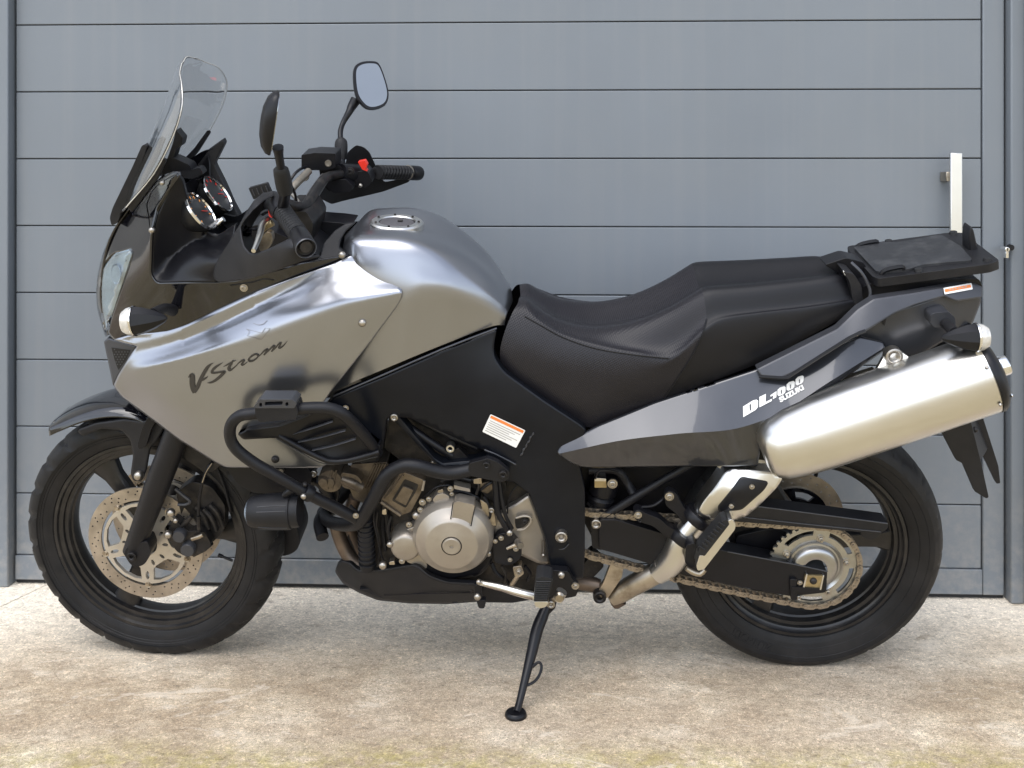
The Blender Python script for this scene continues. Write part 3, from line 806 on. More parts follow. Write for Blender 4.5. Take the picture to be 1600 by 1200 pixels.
for k in range(5):
    b = R_(26)+2*math.pi*k/5; aa, uu, vv = frame_of((0, -1, 0)); cc = cS+(uu*math.sin(b)+vv*math.cos(b))*.0715
    V, Fc = lathe_geo([(0, .016), (.003, .016), (.0036, .011), (.006, .010), (.0065, .006), (.0088, .0055), (.009, .003)], cc, (0, -1, 0), 14); add('nut', rw, steel, V, Fc)

# ---------- drive chain, every link its own piece
chain = obj_empty('chain', bike)
def link_mesh(half, r):
    L = []
    for s in (1, -1):
        for t in np.linspace(-90, 90, 7):
            a = R_(t); L.append((s*half+s*r*math.cos(a), s*r*math.sin(a)) if s > 0 else (-half-r*math.cos(a), -r*math.sin(a)))
    g1 = slab([L], lambda x, y: Vector((x, -.0085, y)), lambda x, y: Vector((x, -.0065, y)))
    g2 = slab([L], lambda x, y: Vector((x, .0065, y)), lambda x, y: Vector((x, .0085, y)))
    gs = [g1, g2]
    for s in (-1, 1): gs.append(lathe_geo([(0, .0105), (.0022, .0105), (.0026, .0088), (.0026, -.0088), (.0022, -.0105), (0, -.0105)], (s*half, 0, 0), (0, -1, 0), 8))
    gs.append(lathe_geo([(.0048, .0066), (.0048, -.0066)], (half, 0, 0), (0, -1, 0), 10))
    V, Fc = join(*gs); me = bpy.data.meshes.new('link'); me.from_pydata([tuple(v) for v in V], [], Fc)
    me.shade_smooth(); me.set_sharp_from_angle(angle=R_(40)); me.materials.append(chain_m); return me
PIT = .0159
LM = link_mesh(PIT/2, .0062)
c2 = q(866, 823, YS); c2 = Vector((c2.x, YS, c2.z)); r1, r2 = .1015, .043
dx, dz = cS.x-c2.x, cS.z-c2.z; D = math.hypot(dx, dz); be = math.atan2(dz, dx); al = math.acos((r1-r2)/D)
path = []
def arc(c, r, a0, a1, n):
    for i in range(n+1):
        a = a0+(a1-a0)*i/n; path.append((c.x+r*math.cos(a), c.z+r*math.sin(a)))
aT = be+math.pi-al; aB = be+math.pi+al              # tangent directions seen from the rear sprocket
arc(c2, r2, aT, aB, 30)                              # round the front sprocket
n0 = len(path)
p1, p2 = path[-1], (cS.x+r1*math.cos(aB), cS.z+r1*math.sin(aB))
for i in range(1, 20):
    t = i/20; path.append((p1[0]*(1-t)+p2[0]*t, p1[1]*(1-t)+p2[1]*t-.010*4*t*(1-t)))
arc(cS, r1, aB, aT+2*math.pi, 60)
p1, p2 = path[-1], path[0]
for i in range(1, 20):
    t = i/20; path.append((p1[0]*(1-t)+p2[0]*t, p1[1]*(1-t)+p2[1]*t-.003*4*t*(1-t)))
path = np.array(path+[path[0]]); sl = np.r_[0, np.cumsum(np.linalg.norm(np.diff(path, axis=0), axis=1))]
nl = int(round(sl[-1]/PIT)); st = sl[-1]/nl
def at_(s): s %= sl[-1]; return np.array([np.interp(s, sl, path[:, 0]), np.interp(s, sl, path[:, 1])])
for i in range(nl):
    a, b = at_(i*st), at_((i+1)*st); m_ = (a+b)/2; o = bpy.data.objects.new('link', LM); COL.objects.link(o); o.parent = chain
    o.location = (m_[0], YS+(0.0012 if i % 2 else -.0012), m_[1]); o.rotation_euler = (0, -math.atan2(b[1]-a[1], b[0]-a[0]), 0)
    o.scale = (1, .94 if i % 2 else 1.06, 1)

# ---------- swingarm, hugger guard, adjuster
plate('swingarm', bike, black_soft, [(936, 812), (962, 812), (1050, 838), (1137, 862), (1247, 883), (1293, 892), (1291, 926), (1236, 932), (1150, 916), (1064, 896), (965, 866), (936, 858)], -0.1320, -0.0900, r=5, bevel=.003, mirror=True)
o = plate('adjuster_plate', bike, brass, [(1258, 899), (1287, 900), (1284, 921), (1255, 918)], -0.1380, -0.1320, r=1, bevel=.0006)
plate('axle_edge', bike, alu, [(1260, 897), (1262, 897.5), (1257, 919), (1254.5, 918)], -0.1400, -0.1320, r=0, bevel=.0004)
plate('axle_edge', bike, alu, [(1286, 899), (1288, 899.5), (1283, 922), (1280.5, 921.5)], -0.1400, -0.1320, r=0, bevel=.0004)
bolt(1271, 908, -0.1390, 5.5, bike, 'dome', True, 'axle_end')
bolt(1250, 911, -0.1360, 3.5, bike, 'hex'); bolt(1243, 907, -0.1360, 2.5, bike, 'hex', True); bolt(1215, 857, -.10, 5.5, bike, 'dome')
bolt(1248, 934, -0.1340, 3.5, bike, 'ring'); plate('chain_slider_edge', bike, black_soft, [(1237, 917), (1281, 920), (1280, 925), (1237, 925)], -0.1410, -0.1320, r=1)
plate('adjuster_lug', bike, black_soft, [(1234, 905), (1244, 905), (1246, 938), (1236, 938)], -0.1395, -0.1310, r=3)
tube('swingarm_edge', bike, graphite_m, [(1137, 862, -0.1320), (1200, 874, -0.1320), (1247, 883, -0.1320), (1293, 893, -0.1320)], .0016, seg=8)
cg = plate('chain_guard', bike, black_pl, [(1120, 778), (1168, 788), (1388, 817), (1387, 826), (1375, 834), (1150, 815), (1110, 806)], -0.1350, -0.0950, r=4, bevel=.003)
tube('guard_rib', cg, graphite_m, [(1165, 789, -0.1355), (1260, 801, -0.1355), (1387, 818, -0.1355)], .0016, seg=8)
tube('guard_rib', cg, graphite_m, [(1160, 808, -0.1355), (1260, 819, -0.1355), (1376, 831, -0.1355)], .0014, seg=8)
# inner hugger above the tyre front
patch('tyre_hugger', bike, black_pl, [[(1075, 800, -.03), (1110, 768, -.03), (1160, 742, -.03), (1230, 726, -.03)], [(1088, 826, -.085), (1118, 796, -.085), (1165, 764, -.085), (1225, 742, -.085)]], cap=False, solid=.005)
plate('guard_tail', cg, black_pl, [(1345, 822), (1380, 826), (1374, 838), (1362, 845), (1345, 838)], -.112, -.06, r=5)
plate('swingarm_brace', bike, black_soft, [(1150, 838), (1202, 826), (1222, 828), (1262, 846), (1250, 868), (1215, 872), (1150, 862)], -.075, -.050, r=6, bevel=.003)
plate('chain_cover_inner', bike, dark_metal, [(1145, 822), (1205, 826), (1200, 858), (1140, 850)], -.06, -.03, r=3)

# ---------- rear block behind the seat bracket: shock, inner guard, subframe
plate('inner_mudguard', bike, black_soft, [(905, 712), (1200, 712), (1190, 748), (1140, 800), (1095, 835), (1075, 850), (930, 850), (905, 800)], -.045, .10, r=8, bevel=.004)
lathe('shock_absorber', bike, black_soft, [(0, .055), (.030, .055), (.034, .04), (.034, .018), (.028, .012), (.034, .006), (.034, -.006), (.028, -.012), (.034, -.018), (.034, -.03), (.026, -.045), (0, -.05)], q(938, 778, -.075), (.2, 0, .98), 24)
tube('subframe_tube', bike, powder, [(1084, 722, -.115), (1020, 760, -.115), (945, 806, -.115)], .0095, seg=12)
tube('subframe_tube', bike, powder, [(920, 735, -.085), (962, 735, -.085), (980, 755, -.085), (990, 772, -.10)], .010, seg=12)
sw = plate('rear_brake_switch', bike, brass, [(929, 750), (947, 750), (948, 762), (929, 762)], -.118, -.095, r=1)
plate('switch_cap', sw, alu, [(929, 747), (947, 748), (947, 752), (929, 752)], -.120, -.095, r=1)
tube('switch_cable', bike, black_soft, [(930, 748, -.12), (936, 736, -.12), (950, 735, -.12), (966, 738, -.11)], .0025, seg=8)
bolt(957, 756, -.122, 6.5, bike, 'hex')
bolt(931, 818, -.128, 7.5, bike, 'ring'); bolt(944, 849, -.116, 6, bike, 'hex', True)
plate('lower_mount', bike, black_soft, [(922, 806), (942, 800), (950, 806), (950, 850), (940, 860), (925, 856)], -.120, -.10, r=4)
plate('battery_box', bike, black_pl, [(957, 813), (1030, 833), (1028, 872), (954, 856)], -.128, -.08, r=3, bevel=.002)
plate('hanger_bracket', bike, black_soft, [(1038, 772), (1046, 766), (1058, 772), (1066, 790), (1086, 812), (1100, 820), (1100, 835), (1090, 845), (1074, 832), (1060, 806), (1040, 790)], -.155, -.135, r=5, bevel=.003)
plate('hanger_bracket', bike, black_soft, [(990, 800), (998, 796), (1008, 802), (1030, 810), (1046, 824), (1066, 834), (1086, 840), (1086, 850), (1060, 850), (1040, 838), (1020, 822), (1000, 816), (992, 812)], -.160, -.135, r=5, bevel=.003)
bolt(1046, 776, -.158, 6, bike, 'hex'); bolt(997, 805, -.163, 5, bike, 'hex'); bolt(1000, 813, -.162, 3, bike, 'ring', True)
tube('brake_line', bike, black_soft, [(1003, 792, -.14), (1020, 790, -.145), (1035, 780, -.14), (1046, 766, -.12)], .0035, seg=8)
tube('hose', bike, dark_metal, [(918, 786, -.09), (928, 794, -.10), (940, 788, -.10), (950, 798, -.09)], .004, seg=8)
plate('linkage', bike, dark_metal, [(925, 866), (945, 884), (930, 900), (912, 915), (905, 890)], -.09, -.05, r=5)
plate('stand_bracket_link', bike, alu_dirty, [(954, 881), (974, 886), (972, 902), (950, 935), (940, 936), (934, 926), (944, 908)], -.12, -.108, r=4)
bolt(937, 932, -.122, 10, bike, 'ring', True)
lathe('pivot_collar', bike, rust, [(0, .03), (.014, .03), (.017, .02), (.017, -.03)], q(918, 912, -.09), (1, -.25, 0), 20)

# ---------- exhaust
pipe = tube('exhaust_pipe', bike, alu_dirty, [(958, 934, -.100), (985, 917, -.110), (1012, 902, -.120), (1036, 888, -.128)], [.021, .0235, .0245, .024], seg=20)
tube('exhaust_elbow', bike, alu, [(1026, 897, -.130), (1042, 884, -.135), (1055, 868, -.14), (1064, 846, -.143), (1082, 822, -.142), (1104, 796, -.138), (1128, 768, -.13)], [.024, .029, .0305, .029, .026, .027, .028], seg=24)
for (pp, pn, rr) in (((1033, 889), (.80, 0, .6), .0262), ((1046, 893), (.80, 0, .60), .0268)):
    lathe('pipe_seam', pipe, alu_dirty, [(rr-.003, .003), (rr, .0015), (rr, -.0015), (rr-.003, -.003)], q(pp[0], pp[1], -.132), pn, 24)
lathe('pipe_clamp', bike, black_soft, [(.020, .011), (.0335, .011), (.0345, .007), (.0345, -.007), (.0335, -.011), (.020, -.011)], q(1070, 838, -.148), (.45, 0, .9), 28)
lathe('pipe_clamp', bike, black_soft, [(.020, .011), (.0345, .011), (.0365, .007), (.0365, -.007), (.0345, -.011), (.020, -.011)], q(1092, 808, -.150), (.55, 0, .84), 28)
lathe('drain_tip', pipe, rust, [(0, .016), (.012, .016), (.0155, .010), (.0165, -.01)], q(966, 938, -.105), (-.75, 0, -.6), 20)
hs, hsd = panel('heat_shield', bike, alu, [(1133, 737), (1142, 732), (1180, 735), (1216, 739), (1223, 747), (1214, 762), (1186, 790), (1165, 808), (1148, 813), (1100, 812), (1089, 803), (1098, 785), (1118, 760)],
      [(1133, 735, -.180), (1220, 742, -.198), (1150, 812, -.198), (1092, 805, -.180), (1150, 770, -.212)], thick=.05, r=7, step=7, edge=(14, .016))
panel('shield_pad', hs, black_soft, [(1158, 745), (1202, 753), (1194, 766), (1159, 797), (1123, 800), (1121, 792), (1146, 762)], lambda x, y: hsd(x, y)-.004, thick=.008, r=6, step=8, edge=(4, .002))
for bx, by in ((1175, 761), (1143, 791)): bolt(bx, by, hsd(bx, by)-.005, 3.4, hs, 'hex')

def along(p0, p1, y0, y1, t): return q(p0[0]+(p1[0]-p0[0])*t, p0[1]+(p1[1]-p0[1])*t, y0+(y1-y0)*t)
ax_p = q(1540, 584, -.205)-q(1300, 666, -.205); ax_p.y = 0; ax_p.normalize()
stt = [(1191, 709, 18), (1194, 707, 32), (1201, 703.5, 41), (1215, 698, 47.5), (1240, 688.5, 52), (1280, 674, 55), (1340, 652.5, 56), (1440, 618, 56.5), (1540, 583.5, 56.5)]
V = []; Fc = []; sg = 40; up = Vector((0, -1, 0)).cross(ax_p).normalized()
if up.z < 0: up = -up
for i, (x, y, h) in enumerate(stt):
    c = q(x, y, -.205); r = h*2.395/F_PX
    for k in range(sg):
        t = 2*math.pi*k/sg; V.append(c+up*r*math.sin(t)+Vector((0, 1, 0))*math.cos(t)*min(r*1.02, r*.9+.004))
for i in range(len(stt)-1):
    for k in range(sg): Fc.append((i*sg+k, i*sg+(k+1) % sg, (i+1)*sg+(k+1) % sg, (i+1)*sg+k))
Fc += [tuple(range(sg)), tuple((len(stt)-1)*sg+k for k in range(sg))]
mf = add('muffler', bike, alu, V, Fc, ang=50); add('muffler', bike, alu, mir(V), Fc, ang=50)
ce = q(1540, 583.5, -.205); rr = 56.5*2.395/F_PX
ec = lathe('end_cap', mf, black_soft, [(0, .030), (.030, .030), (.042, .026), (rr*.80, .020), (rr*.95, .011), (rr*1.0, .004), (rr*.995, -.004)], ce, ax_p, 48)
lathe('tail_pipe', mf, chrome, [(.016, .018), (.0165, .046), (.020, .047), (.0215, .044), (.0215, .018)], ce+up*.004, ax_p, 28, closed=True)
for t in range(6):
    a = t*math.pi/3+.4; d = up*math.sin(a)+Vector((0, 1, 0))*math.cos(a)
    V, Fc = lathe_geo([(0, .004), (.0025, .004), (.0038, 0)], ce-ax_p*.010+d*rr*.985, d, 10); add('rivet', mf, steel, V, Fc)
    if t % 2: 
        V, Fc = lathe_geo([(0, .004), (.003, .003), (.0045, 0)], ce+ax_p*.018+d*rr*.84, ax_p, 12); add('screw', ec, chrome, V, Fc)
plate('muffler_bracket', bike, alu, [(1366, 585), (1386, 548), (1402, 545), (1424, 561), (1424, 566), (1372, 583)], -.175, -.165, r=3)
bolt(1396, 556, -.178, 12.5, bike, 'ring'); 
plate('muffler_strap', bike, alu_dirty, [(1290, 610), (1330, 590), (1368, 578), (1368, 584), (1332, 598), (1300, 612)], -.168, -.150, r=2)

# ---------- engine
plate('crankcase', bike, dark_metal, [(590, 758), (650, 742), (800, 742), (850, 770), (866, 820), (868, 880), (850, 900), (760, 912), (640, 905), (588, 890), (578, 820)], -.120, .13, r=14, bevel=.006)
plate('engine_v_gap', bike, black_soft, [(660, 720), (830, 720), (840, 760), (800, 790), (690, 790), (655, 760)], -.10, .10, r=5)
# front cylinder
fc = plate('cylinder', bike, engine_d, [(548, 726), (606, 722), (600, 748), (588, 770), (574, 790), (552, 778), (545, 760)], -.105, .105, r=4, bevel=.003)
for i in range(6): 
    x = 586+i*4.2; tube('fin', fc, engine_d, [(x, 724+abs(i-3)*.5, -.107), (x-17, 762, -.107)], .0024, n=1, seg=6)
plate('cam_housing', bike, engine_d, [(534, 738), (556, 742), (566, 752), (560, 768), (536, 762), (530, 750)], -.135, -.10, r=4, bevel=.003)
lathe('cam_cap', bike, engine_d, [(0, .012), (.010, .012), (.012, .008), (.026, .007), (.0285, .002), (.0285, -.06)], q(517, 750, -.13), (0, -1, 0), 32)
lathe('cam_cap_boss', bike, engine_d, [(0, .018), (.010, .018), (.012, .008)], q(507, 748, -.13), (0, -1, 0), 24)
for i in (0, 7): tube('cap_rib', bike, engine_d, [(519+i, 734, -.139), (512+i, 764, -.139)], .0022, n=1, seg=6)
tube('water_pipe', bike, engine_d, [(536, 748, -.13), (550, 754, -.135), (564, 762, -.13)], [.011, .0105, .0125], seg=16)
# rear cylinder head block with raised frame
rc = plate('cylinder_head', bike, engine_d, [(594, 783), (627, 736), (664, 751), (661, 764), (642, 800), (624, 806)], -.158, .10, r=4, bevel=.003)
plate('head_recess', rc, dark_metal, [(612, 782), (632, 749), (654, 758), (650, 768), (634, 794)], -.1595, -.1575, r=3, bevel=0)
plate('head_panel', rc, engine_d, [(617, 781), (630, 760), (646, 766), (634, 790)], -.164, -.158, r=2, bevel=.002)
tube('head_rim', rc, engine_d, [(595, 784, -.160), (611, 795, -.160), (626, 805, -.160)], .004, n=1, seg=8)
tube('head_rim', rc, engine_m, [(663, 751, -.160), (660, 766, -.160)], .003, n=1, seg=8)
tube('head_rib', rc, engine_d, [(606, 774, -.160), (630, 742, -.160)], .003, n=1, seg=8)
tube('head_rib', rc, engine_d, [(601, 779, -.160), (624, 744, -.160)], .002, n=1, seg=8)
# generator cover
gc = q(707, 844, -.19); k = 2.41/F_PX
cov = lathe('generator_cover', bike, engine_m, [(.0165*1.0, .024), (.020, .0225), (40*k-.004, .0215), (40*k, .0195), (44*k, .0125), (55*k, .002), (60*k, -.010), (61.5*k, -.018), (62*k, -.075)], gc, (0, -1, 0), 72, ang=25)
lathe('inspection_cap', cov, engine_m, [(0, .021), (.004, .021), (.0045, .0245), (.0175, .0255), (.0195, .0245), (.0205, .021), (.0215, .016)], gc, (0, -1, 0), 40, ang=25)
lathe('cap_groove', cov, black_soft, [(.0205, .0226), (.0228, .0226)], gc, (0, -1, 0), 40)
plate('cover_boss', cov, engine_m, [(709, 786), (716, 783.5), (741, 789), (742, 797), (737, 822), (722, 812), (706, 810)], -.2035, -.17, r=2, bevel=.002)
tube('boss_groove', cov, dark_metal, [(708, 785, -.2025), (704, 811, -.209)], .0012, n=1, seg=6)
tube('boss_groove', cov, dark_metal, [(742, 792, -.2025), (736, 822, -.208)], .0012, n=1, seg=6)
lathe('starter_cover', bike, engine_m, [(0, .012), (.026, .012), (.032, .008), (.036, -.002), (.038, -.012), (.038, -.06)], q(634, 853, -.158), (0, -1, 0), 40)
plate('starter_web', bike, engine_m, [(632, 829), (660, 818), (668, 890), (650, 884), (634, 878)], -.152, -.12, r=6, bevel=.003)
panel('gear_cover', bike, black_soft, [(652, 806), (664, 788), (690, 770), (720, 764), (752, 778), (770, 806), (776, 850), (768, 880), (750, 900), (700, 908), (650, 896), (640, 870)], [(700, 840, -.150)], thick=.03, r=8, step=14, edge=(8, .006))
plate('oil_fitting', bike, engine_m, [(676, 781), (682, 773), (694, 771), (702, 776), (702, 780), (678, 785)], -.170, -.14, r=3, bevel=.002)
plate('oil_fitting', bike, engine_m, [(709, 758), (734, 764), (735, 769), (710, 764)], -.172, -.15, r=1, bevel=.001)
for bx, by, r in ((609, 851, 5), (628, 877, 4), (761, 820, 5), (763, 865, 5), (660, 785, 4.5), (650, 806, 6), (657, 797, 4), (704, 764, 4), (639, 820, 4), (706, 772, 3), (670, 780, 3.5)):
    bo_ = bolt(bx, by, -.168, r, bike, 'hex' if r < 5 else 'dome', False)
# sprocket cover
sc, scd = panel('sprocket_cover', bike, engine_m, [(770, 826), (776, 808), (795, 793), (806, 787), (827, 773), (838, 800), (852, 838), (857, 872), (856, 882), (840, 880), (814, 868), (790, 862), (772, 850)],
      [(800, 830, -.150), (850, 870, -.145), (827, 778, -.14), (780, 820, -.145)], thick=.05, r=4, step=9, edge=(7, .006))
tube('slot_rim', sc, engine_m, [(806, 809, -.156), (818, 806, -.157), (828, 808, -.157), (829, 816, -.157), (820, 826, -.157), (808, 828, -.156)], .003, seg=8)
plate('cover_slot', sc, dark_metal, [(804, 811), (822, 807), (828, 812), (820, 823), (806, 827)], -.155, -.150, r=5, bevel=0)
bolt(820, 815, -.158, 4.5, sc, 'hex', True)
tube('cover_mark', sc, engine_d, [(847, 845, -.152), (851, 845, -.152), (851, 867, -.152), (847, 867, -.152), (847, 845, -.152)], .0009, n=1, seg=6)
bolt(849, 868, -.153, 3, sc, 'dome')
# sensors, clutch line and cables in front of the sprocket cover
tube('cable', bike, black_soft, [(773, 742, -.165), (775, 770, -.172), (778, 800, -.175), (788, 820, -.175), (796, 834, -.17)], .0065, seg=10)
tube('cable', bike, black_soft, [(780, 752, -.165), (784, 780, -.172), (790, 806, -.175), (800, 826, -.17)], .0045, seg=10)
tube('cable', bike, black_soft, [(810, 756, -.15), (800, 768, -.155), (794, 784, -.16), (793, 802, -.16)], .002, seg=8)
tube('cable', bike, black_soft, [(752, 765, -.16), (764, 756, -.165), (776, 750, -.16)], .003, seg=8)
plate('slave_cylinder', bike, black_soft, [(770, 850), (776, 836), (792, 832), (802, 840), (812, 852), (816, 868), (806, 880), (788, 884), (772, 878)], -.172, -.15, r=6, bevel=.003)
plate('sensor_block', bike, alu_dirty, [(750, 780), (762, 788), (772, 800), (776, 822), (764, 820), (754, 800)], -.168, -.14, r=3)
tube('hose_fitting', bike, alu_dirty, [(792, 857, -.176), (804, 852, -.178), (814, 848, -.18)], [.0035, .005, .0065], n=2, seg=10)
lathe('hose_fitting', bike, steel, [(0, .01), (.007, .01), (.008, .006), (.0075, 0), (.009, -.004), (.009, -.010)], q(811, 850, -.182), (.35, -.9, .1), 16)
for bx, by, r, kd in ((783, 841, 3.5, 'hex'), (774, 846, 3, 'hex'), (796, 833, 5, 'dome'), (768, 797, 4, 'ring'), (806, 858, 3.5, 'hex'), (797, 875, 3, 'hex')): bolt(bx, by, -.177, r, bike, kd)
plate('engine_mount_plate', bike, dark_metal, [(742, 752), (790, 752), (792, 766), (776, 786), (758, 776)], -.145, -.12, r=4)
plate('hanger_casting', bike, engine_d, [(749, 756), (768, 752), (770, 764), (762, 772), (752, 768)], -.158, -.14, r=3, bevel=.002)
for pts, r_, mm in (([(586, 786, -.150), (584, 812, -.155), (590, 840, -.150), (596, 868, -.145), (604, 884, -.14)], .0022, black_soft),
                    ([(612, 806, -.155), (606, 826, -.160), (610, 846, -.155)], .0035, black_soft), ([(664, 776, -.150), (680, 762, -.155), (700, 758, -.155), (716, 762, -.150)], .0022, black_soft),
                    ([(738, 748, -.155), (748, 758, -.160), (744, 772, -.160)], .0035, dark_metal), ([(756, 776, -.165), (764, 790, -.170), (766, 806, -.170), (762, 812, -.165)], .003, black_soft),
                    ([(690, 752, -.14), (712, 746, -.15), (736, 750, -.15)], .0045, black_soft), ([(768, 880, -.15), (776, 896, -.155), (790, 906, -.15), (800, 918, -.14)], .0045, black_soft),
                    ([(784, 884, -.16), (790, 898, -.16), (788, 914, -.155)], .003, dark_metal), ([(820, 884, -.15), (828, 896, -.15), (824, 908, -.15)], .004, black_soft),
                    ([(500, 764, -.10), (506, 776, -.105), (503, 790, -.1)], .004, black_soft), ([(546, 790, -.12), (556, 800, -.125), (566, 806, -.12)], .005, dark_metal)):
    tube('cable', bike, mm, pts, r_, seg=8)
for x, y, w_, h_ in ((746, 752, 12, 8), (758, 798, 7, 9), (767, 812, 6, 6), (688, 768, 8, 5), (776, 770, 6, 10), (600, 800, 6, 8), (612, 880, 8, 5)):
    plate('cable_clip', bike, dark_metal if (x+y) % 2 else alu_dirty, [(x-w_/2, y-h_/2+1), (x+w_/2, y-h_/2-1), (x+w_/2+1, y+h_/2), (x-w_/2, y+h_/2)], -.166, -.14, r=1.5, bevel=.001)
# gear shaft knuckle
tube('gear_shaft', bike, alu_dirty, [(796, 918, -.150), (804, 906, -.155), (812, 893, -.16)], [.006, .0065, .007], n=2, seg=12)
plate('gear_knuckle', bike, alu_dirty, [(801, 886), (815, 884), (819, 896), (812, 902), (804, 900)], -.172, -.15, r=2, bevel=.0015)
bolt(811, 894, -.174, 4.5, bike, 'hex')
plate('lower_crankcase', bike, dark_metal, [(740, 880), (850, 880), (870, 925), (820, 930), (760, 915)], -.10, .10, r=5)

# ---------- header pipes, hoses, radiator area
tube('header_pipe', bike, rust, [(524, 815, -.05), (531, 840, -.055), (541, 862, -.06), (556, 880, -.07), (580, 892, -.08)], .0165, seg=18)
tube('header_pipe', bike, rust, [(556, 775, .06), (548, 800, .07), (552, 840, .07), (575, 880, .06)], .0165, seg=18)
V, Fc = tube_geo([q(*p) for p in [(570, 800, -.135), (571, 830, -.14), (573, 860, -.14), (574, 888, -.135)]], .0165, seg=18)
oh = add('oil_cooler_hose', bike, black_pl, V, Fc)
for i in range(10):
    lathe('hose_ring', oh, black_pl, [(.0165, .0028), (.0195, .0015), (.0195, -.0015), (.0165, -.0028)], q(571+i*.3, 812+i*7.6, -.139), (0.02, 0, 1), 18)
tube('wiring', bike, dark_metal, [(590, 800, -.13), (588, 820, -.135), (593, 845, -.135), (592, 870, -.13), (590, 885, -.13)], .003, seg=8)
tube('wiring', bike, black_soft, [(600, 800, -.13), (598, 830, -.13), (602, 860, -.13)], .005, seg=8)
tube('breather_hose', bike, black_soft, [(598, 785, -.13), (604, 808, -.13), (606, 830, -.13)], .008, seg=10)
plate('radiator', bike, black_soft, [(352, 728), (430, 728), (480, 730), (487, 742), (486, 758), (470, 766), (420, 772), (395, 770), (370, 755)], -.13, .13, r=4, bevel=.003)
plate('radiator_guard', bike, black_pl, [(440, 815), (462, 820), (468, 842), (466, 858), (455, 866), (440, 870), (430, 850)], .02, .12, r=6)
lathe('radiator_bolt', bike, steel, [(0, .008), (.006, .008), (.0065, 0)], q(440, 734, -.135), (0, -1, 0), 14)
tube('radiator_hose', bike, black_soft, [(486, 752, -.09), (497, 752, -.1), (510, 765, -.1), (518, 785, -.1)], .012, seg=12)
bolt(490, 740, -.12, 5, bike, 'ring'); bolt(476, 752, -.12, 4, bike, 'dome')
plate('lower_bracket', bike, dark_metal, [(508, 764), (530, 766), (526, 790), (512, 792)], -.09, -.03, r=3)

# ---------- belly pan
bp_o, bpd = panel('belly_pan', bike, black_pl, [(523, 893), (526, 884), (534, 876), (548, 880), (560, 892, 10), (591, 891), (646, 882, 5), (656, 886), (670, 899, 8), (697, 909, 8), (746, 912), (752, 920), (750, 940), (700, 944), (640, 943), (590, 938), (560, 926), (535, 911)],
      [(525, 890, -.05), (560, 905, -.10), (640, 915, -.150), (745, 930, -.16), (640, 888, -.155), (590, 936, -.09), (700, 943, -.12), (540, 910, -.05), (700, 912, -.175)], thick=.012, r=4, step=8, edge=(6, .005), mirror=True)
plate('belly_floor', bike, black_pl, [(560, 921), (600, 936), (745, 941), (748, 930), (600, 918)], -.10, .10, r=3)
bolt(598, 884, -.165, 6.2, bike, 'dome'); bolt(737, 923, -.166, 3, bike, 'dome', True)
tube('pan_seam', bp_o, black_soft, [(600, 930, bpd(600, 930)-.001), (650, 928, bpd(650, 928)-.001), (740, 926, bpd(740, 926)-.001)], .0012, seg=6)
plate('pan_tab', bike, black_pl, [(744, 938), (760, 938), (757, 951), (748, 951)], -.165, -.15, r=3)
plate('rear_undertray', bike, black_pl, [(748, 915), (836, 930), (838, 936), (800, 942), (750, 941)], -.11, .05, r=3)

# ---------- main frame and black covers
fco, fcd = panel('frame_cover', bike, cover_blk, [(503, 642), (519, 622), (600, 589, 0), (690, 549, 0), (776, 515), (772, 536), (771, 556, 14), (786, 580, 14), (850, 626, 6), (906, 663, 4), (916, 672), (912, 690), (898, 705), (906, 730), (914, 766), (914, 860), (912, 903), (890, 908), (866, 900), (858, 876), (851, 838), (838, 800), (826, 770), (800, 752), (770, 752), (750, 741), (740, 735), (700, 741), (690, 736), (612, 652, 8), (604, 655), (598, 700), (590, 722), (565, 725), (540, 700), (515, 660)],
      [(510, 640, -.165), (560, 620, -.175), (650, 590, -.170), (770, 520, -.115), (600, 680, -.165), (680, 650, -.165), (760, 600, -.150), (820, 650, -.160), (900, 670, -.165), (740, 735, -.165), (830, 740, -.168), (900, 740, -.160), (850, 800, -.172), (905, 800, -.155), (880, 860, -.172), (890, 900, -.165), (700, 720, -.168)],
      thick=.03, r=4, step=10, edge=(5, .005), holes=[[(624, 652), (640, 653), (757, 704), (762, 712), (744, 719), (692, 724), (678, 716)]], mirror=True)
tube('cover_highlight_lip', fco, graphite_m, [(521, 619, -.170), (600, 585, -.172), (690, 546, -.152), (776, 513, -.118)], .0022, n=2, seg=8)
plate('frame_web', bike, dark_metal, [(610, 640), (770, 690), (775, 730), (660, 745), (600, 700)], -.105, -.06, r=5)
tube('frame_tube', bike, black_soft, [(632, 662, -.14), (672, 690, -.145), (706, 712, -.145)], .009, seg=12)
tube('frame_tube', bike, black_soft, [(640, 650, -.13), (690, 675, -.14), (745, 700, -.14)], .006, seg=12)
plate('throttle_cable_bracket', bike, dark_metal, [(704, 706), (716, 700), (732, 716), (702, 717)], -.15, -.13, r=2)
lathe('frame_plug', bike, alu, [(.004, .008), (.0052, .010), (.0085, .010), (.0098, .007), (.0098, -.01)], q(704, 698, -.155), (0, -1, 0), 24)
for bx, by, r, y, kd in ((616, 652, 5.5, -.172, 'ring'), (540, 638, 4, -.176, 'hex'), (877, 838, 9, -.176, 'ring'), (678, 723, 5, -.15, 'dome')): bolt(bx, by, y, r, bike, kd)
tube('pivot_recess_rim', bike, graphite_m, [(862, 848, -.172), (868, 856, -.172), (880, 858, -.172), (889, 850, -.172)], .0013, seg=6)
tube('weld_seam', bike, graphite_m, [(757, 703, -.168), (775, 710, -.172), (795, 720, -.172), (806, 726, -.172)], .0017, seg=6)
wb = [(833.5-20*t+.8*math.sin(t*23), 676+36*t, fcd(833-20*t, 676+36*t)-.001) for t in np.linspace(0, 1, 16)]
tube('weld_seam', bike, graphite_m, wb, [.0016+.0009*math.sin(k*2.4) for k in range(16)], n=2, seg=6)
